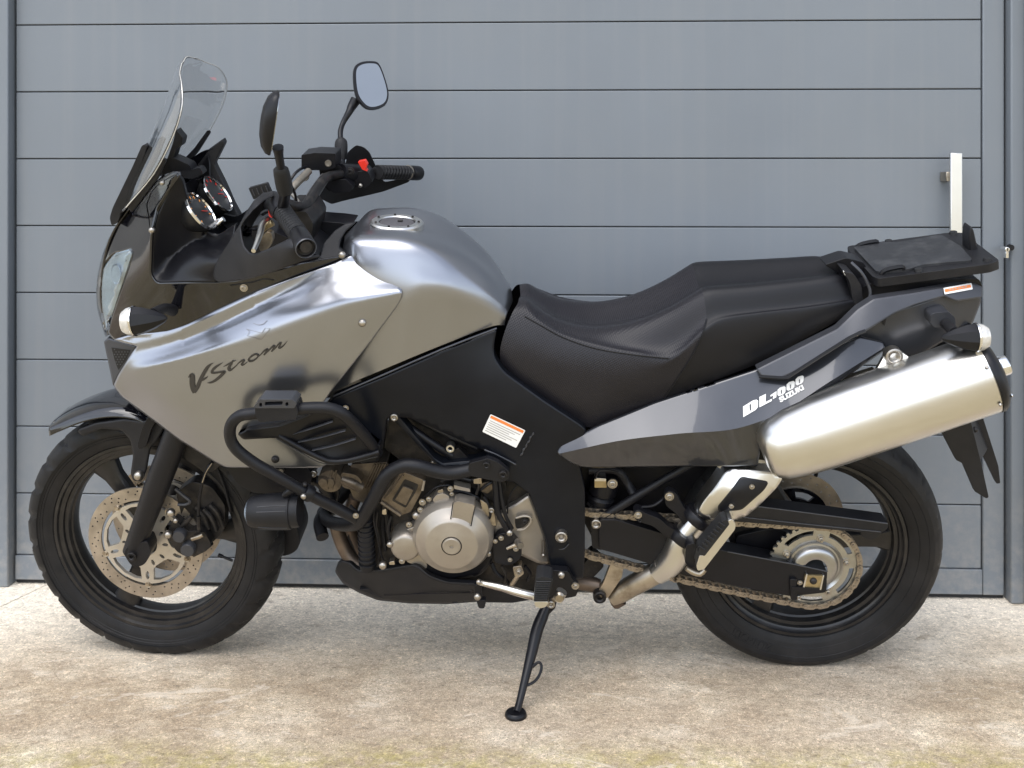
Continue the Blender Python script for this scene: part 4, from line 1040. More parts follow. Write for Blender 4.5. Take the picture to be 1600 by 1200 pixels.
# warning label on the frame cover
lab = [(766.5, 647), (821, 672.5), (806.5, 700), (753.5, 674.5)]
V, Fc = decal_poly([roundpoly(lab, 2)], fcd, .0018); wl_o = add('warning_label', bike, white_m, V, Fc)
def quad_in(u0, v0, u1, v1, L=lab):
    f_ = lambda u, v: tuple((np.array(L[0])*(1-u)+np.array(L[1])*u)*(1-v)+(np.array(L[3])*(1-u)+np.array(L[2])*u)*v)
    return [f_(u0, v0), f_(u1, v0), f_(u1, v1), f_(u0, v1)]
V, Fc = decal_poly([quad_in(.03, .05, .97, .19)], fcd, .0023); add('label_band', wl_o, orange_m, V, Fc)
V, Fc = decal_poly([quad_in(.05+(.0 if r % 2 else .01), .30+.11*r, .93-.13*((r*7) % 3), .33+.11*r) for r in range(6)], fcd, .0023, step=None); add('label_print', wl_o, print_m, V, Fc)

# ---------- fuel tank
tank_rows = [
 [(540, 368, 0), (560, 354, 0), (592, 350, 0), (625, 351, 0), (668, 360, 0), (715, 380, 0), (760, 412, 0), (790, 446, 0), (801, 470, 0)],
 [(538, 376, -.055), (556, 364, -.07), (590, 361, -.075), (628, 363, -.080), (668, 372, -.080), (712, 392, -.075), (756, 424, -.066), (786, 458, -.05), (798, 478, -.042)],
 [(536, 386, -.085), (552, 373, -.112), (586, 374, -.125), (630, 378, -.130), (668, 390, -.130), (708, 412, -.122), (750, 443, -.106), (782, 471, -.085), (795, 485, -.074)],
 [(537, 396, -.100), (552, 388, -.132), (586, 402, -.150), (628, 414, -.158), (664, 420, -.155), (704, 432, -.146), (746, 455, -.122), (779, 478, -.096), (793, 490, -.084)],
 [(538, 430, -.120), (554, 425, -.150), (586, 445, -.168), (628, 461, -.178), (662, 452, -.172), (704, 457, -.158), (744, 472, -.130), (777, 488, -.102), (791, 496, -.089)],
 [(536, 500, -.130), (554, 505, -.155), (588, 505, -.172), (628, 500, -.176), (664, 492, -.166), (704, 492, -.150), (742, 492, -.128), (775, 498, -.104), (789, 503, -.090)],
 [(520, 613, -.140), (552, 597, -.158), (590, 581, -.166), (628, 565, -.165), (664, 550, -.156), (704, 534, -.142), (742, 519, -.124), (772, 509, -.106), (787, 508, -.092)]]
tk = patch('fuel_tank', bike, silver, tank_rows, nc=8, nr=6, cap=True, ang=60)
cap_c = q(620, 351, 0); tg = (q(668, 360, 0)-q(560, 354, 0)).normalized(); cn = Vector((0, 1, 0)).cross(tg); cn = cn if cn.z > 0 else -cn
cn = (Vector((.05, 0, 1))).normalized()
fcp = lathe('filler_cap', tk, alu, [(.040, .006), (.042, .0085), (.056, .0085), (.060, .005), (.061, -.008)], cap_c, cn, 56)
lathe('cap_lid', tk, pink_m, [(0, .008), (.030, .0085), (.037, .007), (.040, .004)], cap_c, cn, 40)
for k_ in range(7):
    a, u, v = frame_of(cn); t = 2*math.pi*k_/7
    V, Fc = lathe_geo([(0, .003), (.0022, .003), (.003, 0)], cap_c+cn*.0085+(u*math.cos(t)+v*math.sin(t))*.049, cn, 8); add('screw', fcp, dark_metal, V, Fc)
V, Fc = box_geo(cap_c+cn*.010+Vector((.008, -.002, 0)), (.012, .006, .003)); add('keyhole_cover', tk, dark_metal, V, Fc, bevel=.001)

# ---------- side fairing
fair_pts = [(177, 531, 2), (205, 523), (262, 516), (290, 507), (335, 486), (400, 456), (452, 437), (520, 413), (548, 400, 2), (587, 420, 6), (613, 439, 6), (628, 454, 5), (628, 465, 5), (620, 480, 8), (573, 542, 6), (520, 608, 4), (504, 631, 2), (512, 660), (560, 700), (514, 724, 4), (500, 731, 3), (352, 731, 6), (335, 722), (280, 688), (232, 652), (190, 621), (177, 603, 4), (184, 587), (205, 553), (214, 541, 2)]
fair_rows = [
 [(160, 528, -.090), (177, 531, -.095), (262, 515, -.128), (335, 485, -.150), (400, 455, -.160), (452, 437, -.166), (548, 398, -.142), (630, 398, -.120)],
 [(160, 540, -.095), (177, 541, -.101), (214, 535, -.114), (262, 524, -.134), (335, 494, -.1555), (400, 463, -.164), (452, 443, -.167), (548, 406, -.145), (630, 410, -.125)],
 [(160, 552, -.096), (177, 552, -.103), (214, 549, -.118), (262, 538, -.135), (335, 508, -.1545), (400, 477, -.164), (452, 455, -.172), (548, 418, -.158), (630, 424, -.140)],
 [(160, 566, -.098), (177, 566, -.107), (214, 563, -.128), (262, 552, -.152), (335, 525, -.178), (400, 495, -.190), (452, 474, -.196), (548, 438, -.178), (630, 440, -.162)],
 [(160, 590, -.095), (180, 588, -.108), (214, 580, -.138), (262, 568, -.172), (335, 549, -.202), (410, 528, -.220), (480, 502, -.224), (548, 478, -.213), (630, 458, -.188)],
 [(160, 606, -.095), (190, 608, -.114), (262, 628, -.168), (335, 636, -.196), (410, 622, -.212), (480, 592, -.214), (548, 548, -.203), (630, 500, -.178)],
 [(160, 630, -.090), (190, 634, -.104), (262, 676, -.145), (350, 736, -.166), (430, 736, -.176), (505, 733, -.180), (573, 690, -.172), (630, 620, -.162)]]
fo, fd = panel('side_fairing', bike, silver, fair_pts, strips(fair_rows), thick=.005, r=4, step=5, edge=(5, .004), mirror=True, ang=60)
EM = [[(384, 507), (393, 509.5), (412, 514), (414, 507), (421, 513.5), (410, 530), (385, 524), (387, 519), (402, 522), (404, 519)], [(396, 503), (408, 506), (417, 500), (415, 508), (400, 508)]]
V, Fc = ribbon([[(384.5, 514, .9), (396, 517, .9), (408, 520.3, 1), (411, 517, .9), (414.5, 512, .7)], [(386, 524.8, .9), (397, 527.6, 1), (407.8, 530.5, 1.1), (414, 523, 1), (421, 514, .9), (416, 513, .7)], [(395.5, 505, .8), (403.5, 507.4, .9), (411, 506, .9), (417, 500.5, .7)], [(384.5, 514, .5), (389, 518, .6), (386, 524.8, .5)]], fd, .0012)
add('emblem', fo, mat('emblem_edge', (.27, .26, .26), .7, .35), V, Fc)
Z7 = lambda *pts: [(285+x/8.889, 520+y/8.889, w/8.889) for x, y, w in pts]
strokes = [Z7((82, 622, 8), (115, 590, 45), (132, 610, 68), (134, 700, 72), (148, 780, 68), (165, 838, 44)), Z7((165, 830, 40), (205, 760, 52), (240, 670, 48), (290, 570, 48), (345, 482, 44), (395, 438, 20), (432, 422, 2)),
           Z7((250, 668, 26), (305, 642, 30), (352, 608, 6)), Z7((562, 416, 2), (505, 448, 24), (440, 495, 38), (405, 545, 30), (430, 562, 24), (520, 550, 26), (575, 548, 38), (540, 592, 44), (470, 652, 40), (400, 690, 28), (342, 697, 4)),
           Z7((700, 382, 8), (668, 438, 34), (640, 495, 38), (662, 522, 30), (712, 488, 20), (764, 442, 14)), Z7((568, 472, 6), (620, 445, 22), (682, 410, 18), (748, 384, 3)),
           Z7((745, 452, 6), (790, 412, 20), (832, 386, 24), (848, 398, 24), (820, 438, 26), (842, 450, 18), (892, 414, 12)),
           Z7((930, 402, 20), (916, 372, 22), (960, 327, 26), (1012, 302, 22), (1046, 316, 22), (1034, 350, 22), (980, 390, 24), (928, 402, 20)),
           Z7((1030, 352, 8), (1085, 305, 16), (1130, 258, 24), (1172, 236, 26), (1164, 262, 26), (1130, 312, 22)), Z7((1138, 312, 8), (1195, 250, 20), (1245, 200, 24), (1272, 190, 24), (1262, 222, 24), (1236, 264, 22)),
           Z7((1242, 266, 8), (1295, 208, 20), (1335, 160, 22), (1362, 150, 22), (1352, 180, 22), (1336, 208, 22), (1362, 212, 18), (1404, 180, 16), (1436, 142, 10), (1462, 110, 1))]
V, Fc = ribbon(strokes, fd); add('script_lettering', fo, decal_blk, V, Fc)
for bx, by, r in ((566, 505, 5.8), (430, 718, 6)): bolt(bx, by, fd(bx, by)-.002, r, fo, 'dome', by > 600)
# nose intake with mesh
ni, nid = panel('nose_intake', bike, graphite_m, [(162, 533), (170, 528), (178, 531), (214, 541), (203, 560), (184, 588), (177, 604), (172, 580), (166, 552)], [(165, 535, -.055), (214, 541, -.088), (177, 600, -.080)], thick=.03, r=3, step=8, edge=(4, .003), mirror=True)
mv = []
for i in range(7):
    for j in range(6):
        x, y = 179+j*4.6+(i % 2)*2.3, 546+i*3.9
        if inside([(x, y)], [[(176, 545), (203, 549), (196, 562), (186, 575), (180, 565)]])[0]: mv.append([(x-1.5, y), (x, y-1.3), (x+1.5, y), (x, y+1.3)])
V, Fc = decal_poly([[(174, 543), (204, 547), (197, 562), (185, 578), (180, 566)]], nid, .001); add('mesh_backing', ni, dial_m, V, Fc)
V, Fc = decal_poly(mv, nid, .002, None); add('intake_mesh', ni, graphite_m, V, Fc)

# ---------- air duct below the fairing
du, dud = panel('air_duct', bike, black_soft, [(371, 678, 2), (386, 671), (436, 665), (478, 650), (500, 640), (530, 648), (560, 670), (594, 696), (592, 712), (552, 722), (514, 725, 10), (470, 706), (432, 684), (380, 687)],
      [(371, 680, -.214), (436, 668, -.222), (500, 645, -.212), (590, 700, -.196), (514, 722, -.205), (450, 690, -.214), (530, 690, -.190), (490, 675, -.196)], thick=.02, r=4, step=8, edge=(5, .004), mirror=True)
tube('duct_lip', du, black_soft, [(436, 681, -.216), (470, 700, -.217), (500, 715, -.217), (520, 721, -.216), (550, 718, -.212), (592, 706, -.202)], .006, seg=12)
tube('duct_lip', du, graphite_m, [(432, 685, -.214), (470, 707, -.214), (505, 724, -.213), (545, 723, -.210), (590, 713, -.200)], .0014, seg=6)
for pts in ([(466, 690, -.206), (500, 683, -.203), (540, 672, -.200)], [(488, 703, -.206), (520, 696, -.203), (556, 685, -.199)], [(450, 680, -.208), (490, 668, -.206), (520, 658, -.203)]):
    V, Fc = tube_geo([q(*p) for p in pts], .005, seg=8, flat=.35); add('slat', du, graphite_m, V, Fc)

# ---------- crash bars with pad and lamp
cb = tube('crash_bar', bike, powder, [(590, 708, -.18), (577, 690, -.205), (558, 668, -.235), (540, 650, -.255), (522, 640, -.262), (495, 637, -.264), (440, 641, -.264), (396, 646, -.262), (374, 650, -.260), (361, 664, -.256), (360, 684, -.252), (370, 702, -.25), (395, 722, -.246), (424, 739, -.24), (460, 760, -.225), (492, 777, -.21), (530, 796, -.19), (560, 812, -.175)], .0125, seg=16, mirror=True)
tube('crash_bar', bike, powder, [(738, 733, -.180), (715, 738, -.185), (697, 739, -.19), (676, 735, -.195), (655, 729, -.20), (634, 727, -.20), (616, 733, -.20), (602, 745, -.20), (592, 762, -.198), (578, 788, -.19), (567, 808, -.18), (558, 818, -.165), (540, 820, -.12), (520, 817, -.06), (508, 810, -.02), (505, 800, .02), (520, 796, .06)], .0148, seg=16, mirror=True)
lathe('bar_clamp', bike, powder, [(.010, .010), (.0165, .010), (.0178, .007), (.0178, -.007), (.0165, -.010), (.010, -.010)], q(481, 770, -.218), q(492, 777, -.21)-q(460, 760, -.225), 24)
bolt(474, 776, -.236, 4.5, bike, 'dome'); bolt(476, 758, -.22, 4, bike, 'dome', True); bolt(556, 806, -.192, 4, bike, 'hex')
plate('mount_plate', bike, powder, [(732, 724), (750, 720), (762, 716), (778, 722), (797, 738), (794, 750), (784, 754), (764, 750), (740, 745), (732, 742)], -.195, -.18, r=5, bevel=.002, mirror=True)
bolt(760, 727, -.198, 5, bike, 'ring', True); bolt(786, 741, -.198, 5.5, bike, 'ring', True)
pd = plate('bar_pad', bike, black_pl, [(398, 634), (463, 634), (466, 645), (462, 655), (405, 660), (399, 650)], -.285, -.24, r=3, bevel=.003)
plate('pad_frame', pd, graphite_m, [(406, 624), (456, 624), (464, 630), (460, 638), (398, 638), (396, 636)], -.287, -.245, r=2, bevel=.0015, holes=[[(414, 628), (442, 627), (441, 633), (413, 634)], [(405, 630), (409, 629), (410, 636), (405, 636)], [(446, 629), (450, 628), (451, 634), (446, 635)]])
plate('pad_slot', pd, dial_m, [(402, 626), (458, 626), (458, 637), (402, 637)], -.270, -.250, r=1)
lc = q(385, 800, -.215); ld = (q(467, 797, -.215)-lc).normalized(); k = 2.38/F_PX
lamp = lathe('auxiliary_lamp', bike, black_pl, [(0, -.002), (10*k, 0), (19*k, 4*k), (22*k, 8*k), (24.5*k, 20*k), (26.5*k, 40*k), (27.5*k, 66*k), (27*k, 69*k), (25*k, 70*k), (25.5*k, 74*k), (24*k, 82*k), (0, 83*k)], lc, ld, 40, mirror=True)
for a in (0.3, .62, 1.7, 2.0):
    _, u, v = frame_of(ld); 
    d = -Vector((0, 1, 0))*math.cos(a-1.2)+Vector((0, 0, 1))*math.sin(a-1.2)*1.0
    V, Fc = tube_geo([lc+ld*22*k+d*24.8*k, lc+ld*40*k+d*26.6*k, lc+ld*66*k+d*27.5*k], .0011, n=3, seg=6); add('lamp_rib', lamp, graphite_m, V, Fc)
lathe('lamp_lens', lamp, refl_m, [(0, -.003), (9*k, -.001), (18*k, 3.5*k), (20*k, 5*k)], lc, ld, 32)
tube('lamp_bracket', bike, powder, [(445, 774, -.222), (452, 768, -.225), (462, 764, -.226)], .008, seg=10, n=2)

# ---------- front fork, caliper, mudguard
def fp(px, py, d): return q(px, py, d)
for s in (-1, 1):
    if s < 0: pts = [q(208, 862, -.105), q(225, 815, -.108), q(248, 752, -.110), q(268, 700, -.110), q(296, 625, -.110)]
    else:
        base = [q(208, 862, -.105), q(225, 815, -.108), q(248, 752, -.110), q(268, 700, -.110), q(296, 625, -.110)]
        off = aF*-.205; pts = [Vector(p)+off for p in base]
    V, Fc = tube_geo(pts, [.024, .0255, .029, .029, .029], seg=20); fl = add('fork_leg', bike, powder, V, Fc)
    if s < 0:
        plate('axle_clamp', fl, powder, [(193, 866), (198, 855), (230, 845), (236, 862), (228, 880), (218, 886), (205, 884)], -.128, -.085, r=5, bevel=.003)
        bolt(206, 869, -.131, 7, fl, 'ring', True)
    pts2 = [pts[-1], pts[-1]+(pts[-1]-pts[-2]).normalized()*.34]
    V, Fc = tube_geo(pts2, .021, n=1, seg=16); add('fork_tube', fl, dark_metal, V, Fc)
cal = plate('brake_caliper', bike, dark_metal, [(262, 830), (270, 812), (284, 822), (296, 832), (306, 828), (322, 836), (330, 850), (322, 862), (306, 868), (290, 870), (276, 862), (268, 850)], -.095, -.055, r=5, bevel=.004)
plate('caliper_body', cal, dark_metal, [(274, 770), (300, 752), (330, 760), (352, 790), (350, 830), (330, 850), (300, 838), (286, 815)], -.065, -.03, r=8, bevel=.004)
for x, y, r in ((281.5, 835, 10.5), (295, 856, 11.5)):
    lathe('piston_cap', cal, graphite_m, [(0, .012), (r*.0013, .012), (r*.00148, .009), (r*.00152, -.004)], q(x, y, -.098), (0, -1, 0), 28)
for x, y, r in ((266, 802, 6.5), (262, 836, 6), (274, 814, 4)): bolt(x, y, -.112, r, cal, 'dome')
tube('brake_pin', cal, alu_dirty, [(300, 842, -.105), (312, 838, -.105), (318, 835, -.107)], .0055, n=1, seg=12)
tube('bracket_arm', cal, graphite_m, [(274, 764, -.085), (286, 774, -.085), (297, 783, -.085), (290, 788, -.085), (278, 788, -.085)], .004, seg=8, n=3)
tube('bracket_arm', cal, dark_metal, [(284, 822, -.09), (292, 814, -.09), (300, 806, -.09)], .006, seg=8, n=2)
tube('bracket_arm', cal, dark_metal, [(302, 866, -.08), (318, 858, -.08), (330, 848, -.08)], .007, seg=8, n=2)
for off_ in ((0, 0), (12, 3), (22, -4)):
    tube('caliper_rib', cal, dark_metal, [(306+off_[0], 792+off_[1], -.07), (318+off_[0], 806+off_[1], -.072), (326+off_[0], 826+off_[1], -.07)], .006, seg=8)
tube('brake_hose', bike, black_soft, [(311, 830, -.11), (310, 805, -.115), (312, 775, -.118), (318, 748, -.115), (327, 728, -.11), (338, 715, -.09)], .0036, seg=10)
tube('hose_sleeve', bike, dark_metal, [(311, 826, -.111), (310, 806, -.116)], .005, n=1, seg=10)
tube('cable_tie_line', bike, alu_dirty, [(316, 754, -.122), (322, 738, -.12), (331, 724, -.115)], .0012, seg=6)

mg = patch('mudguard', bike, gloss_blk, [
 [(86, 656, 0), (104, 643, 0), (130, 630, 0), (162, 620, 0), (196, 618, 0), (232, 630, 0), (268, 655, 0)],
 [(80, 664, -.035), (100, 652, -.037), (128, 640, -.038), (160, 631, -.038), (196, 629, -.038), (230, 641, -.038), (264, 664, -.038)],
 [(77, 670, -.056), (98, 662, -.058), (127, 650, -.060), (160, 642, -.062), (195, 641, -.064), (227, 651, -.066), (258, 672, -.066)],
 [(78, 681, -.062), (100, 671, -.066), (129, 660, -.070), (162, 653, -.074), (195, 653, -.077), (223, 661, -.078), (250, 684, -.078)]], nc=6, nr=5, cap=False, solid=.004, ang=50)
panel('mudguard_side', mg, black_pl, [(120, 672), (150, 661), (195, 655), (222, 659), (250, 652), (262, 660), (244, 690), (234, 700), (228, 735), (222, 752), (208, 752), (204, 740), (208, 712), (204, 688), (190, 672), (158, 670), (128, 682)], [(120, 675, -.070), (220, 662, -.080), (215, 750, -.090), (250, 660, -.085), (180, 665, -.078)], thick=.008, r=5, step=8, edge=(5, .003), mirror=False)
plate('mudguard_stay', mg, black_soft, [(232, 650), (249, 648), (236, 672), (228, 698), (217, 703), (214, 696), (222, 668)], -.100, -.088, r=4, bevel=.002)
bolt(216, 744, -.098, 7, bike, 'dome'); bolt(86, 663, -.035, 4, mg, 'dome')
patch('mudguard', bike, black_pl, [[(300, 660, 0), (335, 700, 0), (360, 750, 0), (372, 800, 0)], [(295, 668, -.06), (325, 705, -.065), (347, 752, -.068), (360, 800, -.065)]], nc=5, nr=4, cap=False, solid=.004)
plate('fork_lower_yoke', bike, dark_metal, [(262, 640), (330, 640), (352, 720), (330, 740), (290, 720)], -.09, .09, r=8)

# ---------- seat
seat_rows = [
 [(813, 462, 0), (826, 464, 0), (848, 480, 0), (880, 496, 0), (930, 504, 0), (990, 496, 0), (1045, 476, 0), (1092, 447, 0), (1112, 444, 0), (1180, 439, 0), (1250, 432, 0), (1305, 426, 0), (1328, 432, 0)],
 [(811, 466, -.035), (825, 469, -.045), (847, 486, -.055), (880, 503, -.065), (930, 512, -.075), (990, 505, -.085), (1046, 484, -.09), (1098, 453, -.09), (1114, 450, -.09), (1180, 445, -.085), (1250, 438, -.078), (1306, 432, -.07), (1330, 440, -.06)],
 [(809, 474, -.062), (824, 478, -.072), (846, 498, -.088), (880, 518, -.102), (930, 532, -.118), (990, 542, -.130), (1050, 538, -.134), (1104, 498, -.128), (1126, 490, -.124), (1180, 484, -.118), (1250, 476, -.108), (1306, 468, -.098), (1334, 464, -.085)],
 [(800, 490, -.085), (820, 494, -.092), (845, 508, -.106), (880, 527, -.120), (930, 544, -.136), (990, 554, -.150), (1046, 560, -.156), (1098, 520, -.148), (1128, 503, -.138), (1182, 492, -.130), (1252, 483, -.120), (1307, 474, -.108), (1336, 468, -.092)],
 [(788, 520, -.105), (812, 535, -.118), (845, 555, -.132), (880, 570, -.142), (930, 582, -.152), (978, 588, -.158), (1028, 580, -.158), (1080, 558, -.153), (1124, 540, -.146), (1188, 520, -.136), (1256, 500, -.124), (1309, 483, -.110), (1338, 472, -.094)],
 [(781, 552, -.112), (806, 575, -.124), (845, 602, -.134), (880, 622, -.142), (930, 630, -.148), (965, 624, -.150), (1010, 612, -.151), (1056, 595, -.150), (1114, 576, -.143), (1190, 546, -.132), (1258, 516, -.120), (1310, 492, -.108), (1338, 477, -.093)],
 [(786, 584, -.100), (812, 606, -.112), (850, 630, -.122), (886, 652, -.130), (922, 668, -.134), (952, 657, -.136), (994, 642, -.136), (1036, 625, -.136), (1100, 601, -.132), (1194, 564, -.122), (1260, 528, -.112), (1311, 500, -.102), (1336, 486, -.088)]]
NCG = 8
sg_rows = [r[:NCG] for r in seat_rows]; sp_rows = [r[NCG-1:] for r in seat_rows]
# split lines: rider part (grippy) and pillion part (smooth) share their last and first stations
seat = patch('seat', bike, seat_grip, sg_rows, nc=7, nr=6, cap=False, ang=55)
pill = patch('pillion_cushion', seat, seat_smooth, sp_rows, nc=7, nr=6, cap=False, ang=55)
tube('seam', seat, seat_smooth, [(x, y, z-.0015) for x, y, z in seat_rows[3][1:7]], .0016, seg=6)
tube('seam', seat, seat_smooth, [seat_rows[k][7][:2]+(seat_rows[k][7][2]-.001,) for k in range(2, 7)], .0016, seg=6)
plate('seat_base', bike, black_soft, [(815, 560), (830, 540), (905, 655), (922, 676), (985, 655), (1180, 585), (1330, 498), (1340, 505), (1180, 600), (985, 672), (905, 685), (820, 620), (806, 590)], -.108, .108, r=4)

# ---------- tail
tail_pts = [(869, 708, 6), (876, 697, 5), (930, 668), (1022, 630), (1120, 598), (1182, 578), (1254, 560, 3), (1310, 540), (1343, 526, 3), (1380, 535, 3), (1383, 543, 3), (1378, 551, 3), (1306, 601), (1228, 648, 8), (1205, 664, 10), (1190, 690, 10), (1184, 728, 3), (1090, 729), (910, 731, 8), (886, 721, 6)]
to, td = panel('tail_side_cover', bike, graphite, tail_pts, strips([[(860, 700, -.160), (876, 697, -.168), (930, 667, -.158), (1022, 629, -.148), (1120, 597, -.144), (1182, 577, -.144), (1254, 559, -.146), (1343, 525, -.140), (1390, 531, -.14)],
   [(860, 712, -.172), (900, 703, -.182), (960, 690, -.192), (1056, 678, -.201), (1161, 667, -.207), (1213, 648, -.207), (1300, 594, -.190), (1390, 538, -.150)],
   [(860, 728, -.165), (910, 733, -.162), (1090, 733, -.168), (1184, 731, -.172), (1200, 690, -.176), (1230, 655, -.180), (1306, 606, -.170), (1390, 550, -.138)]], linear=True), thick=.006, r=4, step=7, edge=(4, .003), mirror=True, ang=30)
T_ = lambda *pts, dx=0, dy=0: [(1150+(x+dx)/12.31, 580+(y+dy)/12.31) for x, y in pts]
D0 = T_((135, 680), (330, 560), (395, 545), (425, 568), (422, 690), (382, 742), (140, 885)); D1 = T_((258, 645), (290, 622), (292, 748), (265, 766))
def ring_poly(o_, h_): v, f = cut2d([o_, h_], None); return [q(x, y, td(x, y)-.0022) for x, y in v], f
glyphs = [ring_poly(D0, D1)]
for k_ in range(3): glyphs.append(ring_poly(T_((798, 360), (845, 312), (930, 288), (957, 310), (950, 400), (918, 442), (830, 480), (798, 458), dx=174*k_, dy=-103*k_), T_((860, 372), (886, 352), (886, 428), (862, 444), dx=174*k_, dy=-103*k_)))
glyphs.append(decal_poly([T_((450, 495), (575, 435), (570, 592), (690, 530), (690, 572), (450, 695)), T_((660, 462), (782, 380), (776, 500), (708, 540), (714, 466), (666, 492))], td, .0022, None))
V, Fc = join(*glyphs); add('model_lettering', to, white_m, V, Fc)
V, Fc = decal_text('SUZUKI', (1219.5, 628.5), (10.9, -6.1), (-4.2, -9.6), td, bold=.05); add('maker_lettering', to, white_m, V, Fc)
gr, grd = panel('grab_rail', bike, graphite_m, [(1182, 577, 3), (1308, 514), (1340, 483), (1365, 467), (1419, 459), (1519, 442), (1535, 448, 3), (1535, 465), (1495, 471), (1476, 463), (1429, 477), (1397, 490), (1352, 518), (1327, 528), (1241, 582), (1222, 591), (1190, 588, 3)],
      [(1182, 580, -.175), (1308, 518, -.172), (1350, 490, -.165), (1420, 466, -.140), (1530, 455, -.100), (1230, 586, -.190), (1327, 526, -.188), (1390, 490, -.165), (1476, 462, -.130)], thick=.022, r=3, step=7, edge=(5, .004), mirror=True, ang=35)
tube('rail_ridge', gr, black_soft, [(1186, 588, grd(1190, 586)+.002), (1225, 590, grd(1225, 588)), (1242, 582, grd(1242, 580)), (1327, 528, grd(1327, 526)), (1352, 517, grd(1352, 515))], .004, n=2, seg=8)
V, Fc = decal_poly([roundpoly([(1474, 450), (1518, 442), (1520, 452), (1476, 460)], 1)], grd, .003, 6); wl2 = add('load_label', gr, white_m, V, Fc)
V, Fc = decal_poly([[(1476, 452), (1516.5, 444.6), (1517.5, 449), (1477, 456.6)]], grd, .0035, 6); add('label_band', wl2, orange_m, V, Fc)
V, Fc = decal_poly([[(1482+i*5, 452.4-i*.9), (1485.4+i*5, 451.8-i*.9), (1485.6+i*5, 453.2-i*.9), (1482.2+i*5, 453.8-i*.9)] for i in range(6)], grd, .004, None); add('label_print', wl2, print_m, V, Fc)
panel('tail_cowl', bike, graphite_m, [(1340, 526), (1345, 520), (1397, 487), (1478, 460), (1534, 464), (1532, 474), (1520, 505), (1508, 520), (1470, 536), (1426, 563), (1402, 566), (1384, 548), (1380, 536)],
      [(1345, 522, -.115), (1400, 495, -.125), (1478, 468, -.115), (1530, 470, -.085), (1451, 514, -.130), (1385, 538, -.125), (1520, 503, -.085), (1425, 562, -.105), (1470, 535, -.11)], thick=.01, r=4, step=8, edge=(5, .003), mirror=True, ang=30)
plate('tail_under', bike, black_soft, [(1384, 545), (1452, 516), (1500, 512), (1520, 506), (1512, 530), (1480, 545), (1440, 562), (1400, 570)], -.10, .10, r=4)
plate('rack_frame', bike, black_soft, [(1348, 448), (1370, 440), (1530, 436), (1536, 450), (1520, 462), (1480, 470), (1400, 500), (1350, 520), (1330, 505), (1338, 478)], -.085, .085, r=4)
plate('tail_clip', bike, black_soft, [(1364, 494), (1388, 484), (1385, 498), (1382, 510), (1377, 500)], -.132, -.12, r=2)
plate('tail_hump', bike, black_soft, [(1288, 414), (1322, 403), (1350, 410), (1364, 440), (1340, 452), (1318, 432)], -.035, .02, r=5, bevel=.004)
plate('tail_hump', bike, black_pl, [(1318, 424), (1334, 428), (1346, 446), (1350, 478), (1340, 488), (1333, 472), (1328, 442)], -.096, -.03, r=4, bevel=.003)
tube('hump_rim', bike, graphite_m, [(1330, 410, -.075), (1346, 426, -.090), (1357, 446, -.098), (1359, 464, -.104), (1348, 480, -.112)], .0035, seg=8)
plate('tail_tag', bike, white_m, [(1317, 423), (1325, 426), (1324, 432), (1320, 430)], -.092, -.090, r=1)

# ---------- top-case plate
prs = [q(1368, 436, -.115), q(1566, 410, -.115)]
gp = q(1372, 445, -.115)
def rackq(u, v, h):                            # u along the near edge 0..1, v across 0..1, h up
    p = prs[0].lerp(prs[1], u); d = (prs[1]-prs[0]).normalized(); n = Vector((0, 1, 0)).cross(d); n = n if n.z > 0 else -n
    return p+Vector((0, v*.23, 0))+n*h
Lk = [(-.005, .08), (.02, 0), (.90, 0), (1.0, .06), (1.0, .94), (.90, 1.0), (.02, 1.0), (-.005, .92)]
V, Fc = slab([roundpoly([(a*100, b*100) for a, b in Lk], 3)], lambda x, y: rackq(x/100, y/100, 0), lambda x, y: rackq(x/100, y/100, -.019))
rk = add('top_case_plate', bike, black_pl, V, Fc, bevel=.0035, ang=30)
V, Fc = slab([roundpoly([(a*100, b*100) for a, b in [(.04, .14), (.07, .10), (.30, .08), (.42, .15), (.60, .13), (.80, .09), (.84, .5), (.80, .91), (.60, .87), (.42, .85), (.30, .92), (.07, .90), (.04, .86)]], 4)], lambda x, y: rackq(x/100, y/100, .0060), lambda x, y: rackq(x/100, y/100, -.001))
add('raised_pad', rk, mat('scuffed_plastic', (.022, .023, .026), 0, .5, var=.2, bump=.4, bscale=500, dirt=(.10, .10, .10), dirt_amt=.35, dirt_scale=22), V, Fc, bevel=.002, ang=30)
for (u0, v0) in ((.14, .10), (.14, .90)):
    V, Fc = tube_geo([rackq(u0-.07, v0, .000), rackq(u0-.05, v0, .006), rackq(u0, v0, .0095), rackq(u0+.10, v0, .0105), rackq(u0+.11, v0, .004)], .0052, seg=8, n=3); add('case_hook', rk, black_soft, V, Fc)
for (u0, v0) in ((.36, .06), (.36, .94), (.92, .94), (.92, .10)):
    V, Fc = lathe_geo([(0, .006), (.008, .006), (.010, 0)], rackq(u0, v0, 0), rackq(0, 0, 1)-rackq(0, 0, 0), 14); add('rubber_stop', rk, grip_rub, V, Fc)
V, Fc = slab([roundpoly([(.88, -.01), (.885, .03), (.90, .052), (.915, .056), (.93, .045), (.955, .0), (.96, -.01)], .002)], lambda x, y: rackq(x, .42, y*.95), lambda x, y: rackq(x, .60, y*.95)); add('latch_post', rk, black_pl, V, Fc, bevel=.003, ang=30)
V, Fc = join(*[tube_geo([rackq(.30+.012*i, .42-.02*i, .0052), rackq(.50+.012*i, .40-.02*i, .0052)], .0009, n=1, seg=6) for i in range(2)]); add('moulded_line', rk, black_pl, V, Fc)

